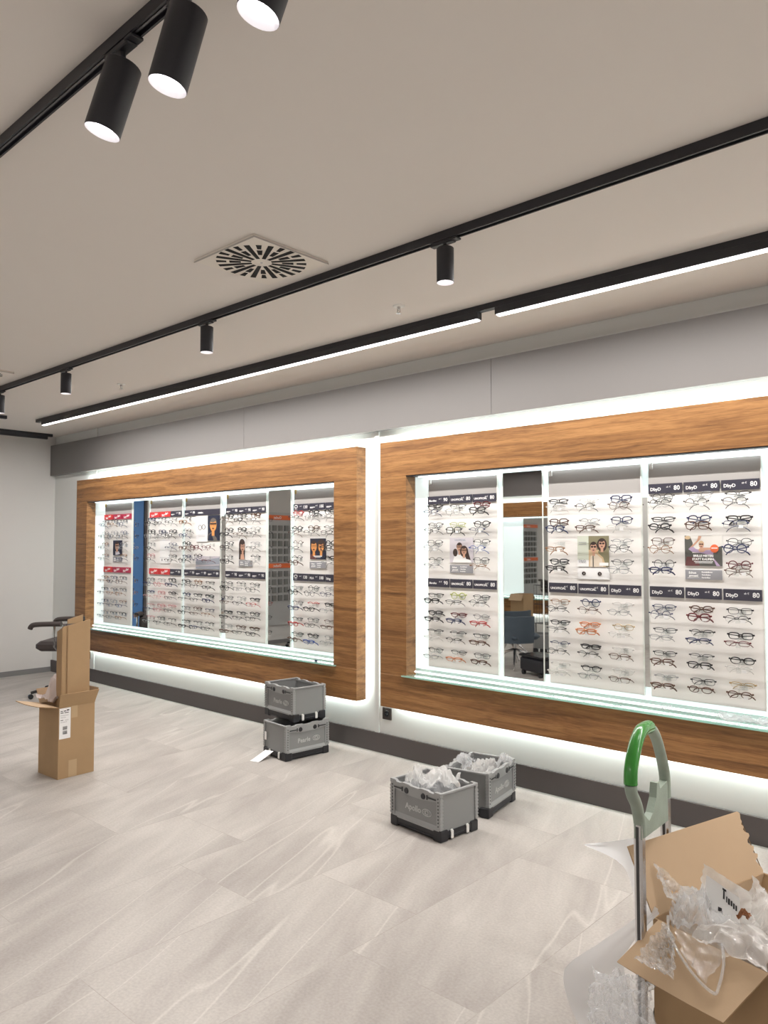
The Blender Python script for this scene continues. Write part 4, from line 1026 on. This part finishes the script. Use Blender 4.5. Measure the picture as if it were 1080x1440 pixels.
crumple('paper_scrap', inb(.078, .237, .572), (.03, .028), .014, mat('brown_scrap', (.24,.09,.03), .4), 'small crumpled brown paper scrap among the bags', 'paper scrap', 31, 12, 3, 0, dome=.012)
def fl(a, b, e=.006):       # point on the near flap: a along the hinge, b outwards
    return inb(0, 0, .5)+B2*(a+.043*b/.162)+(-A2*sin(radians(52))-Vector((0,0,1))*cos(radians(52)))*b+(-A2*cos(radians(52))+Vector((0,0,1))*sin(radians(52)))*0+Vector((0,0,1))*e
bagsheet('clear_bag', [fl(.06,-.01,.026), fl(.26,-.01,.026), fl(.20,.12,.026), fl(.12,.08,.026)], M_FILM, 'clear bag with a thick clear rim lying on the near flap', 'plastic bag', 6, .006)
rim_ = MB(); rp = [fl(.05,-.005,.02), fl(.065,.03,.014), fl(.11,.07,.012), fl(.17,.105,.012), fl(.225,.12,.012), fl(.235,.10,.012), fl(.235,.04,.014), fl(.22,.0,.02)]
rim_.tube([tuple(p) for p in smooth_path(rp)], .004, 6); tag(rim_.build('bag_seam', M_FILM2, smooth=True), 'twisted clear bag edge lying on the near flap', 'plastic film')
bagsheet('clear_bag', [fl(.05,.03,.034), fl(.085,.05,.034), fl(.12,.155,.034), fl(-.01,.16,.034)], M_FILM2, 'crinkled clear film draped over the near flap and its lower edge', 'plastic film', 27, .012, 40, 9)
crumple('plastic_film', (-.955, -2.365, .33), (.16, .16), .035, M_FILM2, 'crinkled clear film hanging below the near flap at the bottom edge', 'plastic film', 28, 50, 7, .3, tilt=.5, dome=.03)

# cloudy foil sheets hanging out of the box to the left
def path_sheet(name, top, bot, m, label, n=20, amp=.01, seed=0):
    """sheet between two polylines"""
    T_ = smooth_path(top); B_ = smooth_path(bot)
    def samp(pl, t):
        k = t*(len(pl)-1); i = min(int(k), len(pl)-2); return Vector(pl[i]).lerp(Vector(pl[i+1]), k-i)
    def f(u, v):
        p = samp(T_, u).lerp(samp(B_, u), v)
        return p+Vector((.6, -.6, .5))*amp*noise.noise(Vector((u*3+seed, v*3, seed)))+Vector((.3,-.5,.3))*.03*sin(pi*v)
    return tag(MB().grid(f, 40, n).build(name, m, smooth=True), label, 'plastic sheet')
path_sheet('foil_sheet', [(-.962,-2.135,.52),(-1.052,-2.126,.43),(-1.146,-2.129,.34),(-1.245,-2.152,.24),(-1.207,-2.2,.17),(-1.167,-2.196,.10),(-1.15,-2.19,.02)],
           [(-.93,-2.17,.515),(-.981,-2.185,.45),(-1.02,-2.215,.37),(-.99,-2.228,.30),(-.975,-2.233,.24),(-.965,-2.235,.18),(-.96,-2.235,.02)], M_FOIL, 'cloudy white plastic sheet spilling over the left side of the large box', amp=.012)
path_sheet('foil_sheet', [(-1.461,-1.618,.42),(-1.344,-1.615,.46),(-1.227,-1.625,.50),(-1.13,-1.70,.50),(-.945,-1.92,.50)],
           [(-1.462,-1.603,.41),(-1.321,-1.57,.36),(-1.20,-1.72,.30),(-1.08,-1.86,.28),(-.935,-1.96,.28)], M_FOIL, 'pale cloudy plastic sheet curling out behind the hand truck post', amp=.01, seed=5)

# ------------------------------------------------------------------ folding hand truck
ht = empty('hand_truck', (-.93, -2.2, 0), 0, 'folding hand truck with green loop handle and steel posts, beside the large box', 'hand truck')
Np = P2-A2*.048-B2*.004-ht.location; Fp = P2+A2*.215-B2*.115-ht.location
U = (Fp-Np)
def hp(u, z): return Np+U*u+Vector((0, 0, z if z < .7 else .735+(z-.735)*.93-.02*u))
for P, nm in ((Np, 'post'), (Fp, 'post')):
    b = MB(); b.bbox(P.x-.013, P.x+.013, P.y-.015, P.y+.015, .06, .78, .005, 0).box(P.x-.004, P.x+.004, P.y-.0165, P.y-.0152, .07, .77, 1).build(nm, [M_STEEL, mat('dark_groove', (.05,.05,.05), .5)], ht)
hb_mat = mat('grey_green_plastic', (.30,.36,.30), .6, bump=.3, bscale=200, var=.12, vscale=14)
hb = MB()
body = [(-.05,.735),(1.06,.725),(1.07,.80),(1.03,.86),(.93,.86),(.66,.85),(.60,.875),(.54,.875),(.50,.83),(.36,.79),(.22,.775),(.08,.80),(-.05,.80)]
nU = Vector((-U.y, U.x, 0)).normalized()
hb.loft([[hp(u, z)+nU*.011 for u, z in body], [hp(u, z)-nU*.011 for u, z in body]])
hb.build('handle_plate', hb_mat, ht)
loopA = [(.02,.74),(.0,.79),(-.10,.845),(-.24,.885),(-.27,.915)]
loopB = [(-.27,.915),(-.25,.96),(-.14,1.01),(0.0,1.045),(.16,1.062),(.40,1.062)]
loopC = [(.40,1.058),(.52,1.045),(.68,1.01),(.82,.96),(.95,.90),(1.0,.85),(1.0,.80)]
def smoothpath(pl, n=5):
    P = [Vector(p) for p in pl]; out = []
    for i in range(len(P)-1):
        p0 = P[max(i-1,0)]; p1 = P[i]; p2 = P[i+1]; p3 = P[min(i+2, len(P)-1)]
        for k in range(n):
            t = k/n; out.append(.5*((2*p1)+(-p0+p2)*t+(2*p0-5*p1+4*p2-p3)*t*t+(-p0+3*p1-3*p2+p3)*t**3))
    out.append(P[-1]); return out
for pl, m, nm in ((loopA, hb_mat, 'handle_bar'), (loopB, M_GREEN, 'grip'), (loopC, hb_mat, 'handle_bar')):
    pts = smoothpath([hp(u, z) for u, z in pl]); r_ = .0195 if nm == 'grip' else .0172
    MB().tube([tuple(p) for p in pts], r_, 14, up=tuple(nU), flat=1.0).build(nm, m, ht, smooth=True)
b = MB(); b.tube([hp(0,.3), hp(1,.3)], .008, 8); b.build('cross_bar', M_STEEL, ht)
nb = -nU if nU.x > 0 else nU
b = MB(); e0 = hp(-.1,.012)+nb*.01; e1 = hp(1.1,.012)+nb*.01
for w_ in (0,):
    q = [hp(-.1,0), hp(1.1,0), hp(1.1,0)+nb*.17, hp(-.1,0)+nb*.17]; b.loft([[p+Vector((0,0,.012)) for p in q], [p+Vector((0,0,.018)) for p in q]])
b.build('toe_plate', M_STEEL, ht)
for u in (-.18, 1.18):
    b = MB(); c_ = hp(u, .062); ax = U.normalized()*.014; b.tube([tuple(c_-ax), tuple(c_+ax)], .06, 20, up=(0,0,1)); b.build('wheel', M_BLKG, ht, smooth=True)
b = MB(); b.tube([hp(-.18,.062), hp(1.18,.062)], .007, 8); b.build('axle', M_STEEL, ht)

# ------------------------------------------------------------------ chairs
def arm_chair(loc, rz, label):
    r = empty('swivel_armchair', loc, rz, label, 'chair', 'brown swivel armchairs')
    MB().bbox(-.25, .25, -.17, .15, .50, .60, .03).build('seat', M_BROWN, r)
    MB().bbox(-.25, .25, .10, .16, .60, .78, .03).build('backrest', M_BROWN, r)
    for s in (-1, 1):
        a = MB(); pts = smoothpath([(s*.29, -.20, .735), (s*.29, -.165, .775), (s*.29, 0, .785), (s*.29, .12, .785)]); a.tube([tuple(p) for p in pts], .026, 8, flat=1.2); a.build('armrest', M_BROWN, r, smooth=True)
        a = MB(); a.tube([(s*.29, .05, .77), (s*.29, .05, .56), (s*.2, .05, .5)], .012, 8); a.build('armrest_post', M_STEEL, r, smooth=True)
    b = MB(); b.cyl((0,0,.08), (0,0,.5), .028, .022, 14); b.build('gas_column', M_STEEL, r, smooth=True)
    for i in range(5):
        t = 2*pi*i/5+.3; b = MB(); b.tube([(0,0,.10), (cos(t)*.16, sin(t)*.16, .09), (cos(t)*.29, sin(t)*.29, .065)], [.024,.018,.014], 8); b.tube([(cos(t)*.29-sin(t)*.012, sin(t)*.29+cos(t)*.012, .027), (cos(t)*.29+sin(t)*.012, sin(t)*.29-cos(t)*.012, .027)], .026, 12)
        b.build('base_leg', M_BLKG, r, smooth=True)
    return r
arm_chair((-7.98, -.66, 0), radians(-48), 'dark brown armchair mostly hidden behind the tall cardboard box, at left')
arm_chair((-8.95, -3.75, 0), radians(60), 'dark brown armchair seen in the far frame mirror')
def tub_chair(loc, rz, label):
    r = empty('tub_chair', loc, rz, label, 'chair', 'blue-grey tub chairs reflected in the mirror')
    MB().bbox(-.24, .24, -.24, .22, .37, .45, .03).build('seat', M_BLUEG, r)
    pts = 18; sh = MB(); rings = []
    for i in range(pts+1):
        t = pi*(-.08+1.16*i/pts); x, y = cos(t)*.29, .0+sin(t)*.27
        k = 1.0
        rings.append([(x, y, .34), (x*1.05, y*1.05, .50), (x*1.04, y*1.04, .68), (x*.93, y*.93, .68), (x*.90, y*.90, .50), (x*.88, y*.88, .36)])
    sh.loft(rings); sh.build('shell_back', M_BLUEG, r, smooth=True)
    MB().cyl((0,0,.2), (0,0,.37), .022, k=12).build('column', M_STEEL, r, smooth=True)
    for i in range(4):
        t = pi/4+pi/2*i; MB().tube([(0,0,.24), (cos(t)*.12, sin(t)*.12, .2), (cos(t)*.33, sin(t)*.33, .015)], [.02,.016,.010], 8).build('leg', M_STEEL, r, smooth=True)
    return r
tub_chair((-5.45, -4.25, 0), radians(15), 'blue-grey tub chair on chrome star base, front one in the mirror')
tub_chair((-5.95, -4.9, 0), radians(-10), 'blue-grey tub chair further back in the mirror')
make_crate((-6.0, -5.9, 0), radians(60), 'grey crate seen in the near frame mirror beside the tub chair', 'Apollo')
m_box = empty('cardboard_box', (0,0,0), 0, 'cardboard box seen small in the near frame mirror', 'box')
open_box(m_box, (-6.75, -6.85, 0), (0,1,0), (-1,0,0), .3, .25, .78, {1: (radians(150), .12, 0, 0), 3: (radians(140), .12, 0, 0)})
bc = empty('wheeled_case', (-4.9, -3.95, 0), .4, 'low black wheeled case seen at the foot of the near frame mirror', 'case')
MB().bbox(-.22, .22, -.15, .15, .05, .22, .02).build('case_body', M_BLACK, bc); MB().bbox(-.23, .23, -.16, .16, .221, .25, .01).build('lid', M_BLKG, bc)
for sx in (-1, 1):
    for sy in (-1, 1): MB().tube([(sx*.17, sy*.12-.015, .03), (sx*.17, sy*.12+.015, .03)], .03, 14).build('wheel', M_BLKG, bc, smooth=True)
# wire trolley
wt = empty('wire_trolley', (-6.15, -6.45, 0), .3, 'wire trolley seen in the near frame mirror', 'trolley')
b = MB()
for i in range(9):
    x = -.25+i*.0625; b.tube([(x,-.17,.35), (x,-.17,.95)], .003, 5); b.tube([(x,.17,.35), (x,.17,.95)], .003, 5); b.tube([(x,-.17,.35),(x,.17,.35)], .003, 5)
for z in (.35, .5, .65, .8, .95):
    b.tube([(-.25,-.17,z),(.25,-.17,z),(.25,.17,z),(-.25,.17,z)], .004, 5, closed=True)
b.build('basket', M_BLACK, wt)
b = MB()
for sx in (-1, 1):
    for sy in (-1, 1): b.tube([(sx*.23,sy*.15,.06),(sx*.23,sy*.15,.35)], .01, 6)
b.build('leg_frame', M_BLACK, wt)
for sx in (-1, 1):
    for sy in (-1, 1): MB().tube([(sx*.23,sy*.15-.012,.035),(sx*.23,sy*.15+.012,.035)], .035, 12).build('wheel', M_BLKG, wt)
# rack with orange headers on the left wall, seen in the far mirror
rk = empty('product_rack', (X0, -3.85, 0), 0, 'grey wall rack with orange header signs, seen in the far frame mirror', 'rack')
MB().box(.0006, .03, -.55, .55, .3, 2.12).build('rack_panel', mat('rack_grey', (.5,.5,.5), .6), rk)
for z in (2.0, 1.22):
    h = MB().box(.031, .05, -.54, .54, z, z+.075).build('header_sign', M_ORANGE, rk)
    text('lettering', 'Outlet', .06, Matrix.Translation((.0506, .2, z+.035)) @ Matrix.Rotation(pi/2, 4, 'Z') @ FRONT, M_WTXT, h, 'RIGHT', .001)
for i in range(8):
    for j in range(9):
        z = (1.82-j*.125) if j < 5 else (1.08-(j-5)*.13); y = -.48+i*.125
        MB().box(.031, .06, y, y+.07, z, z+.09).build('product_pack', M_PLAQ, rk)
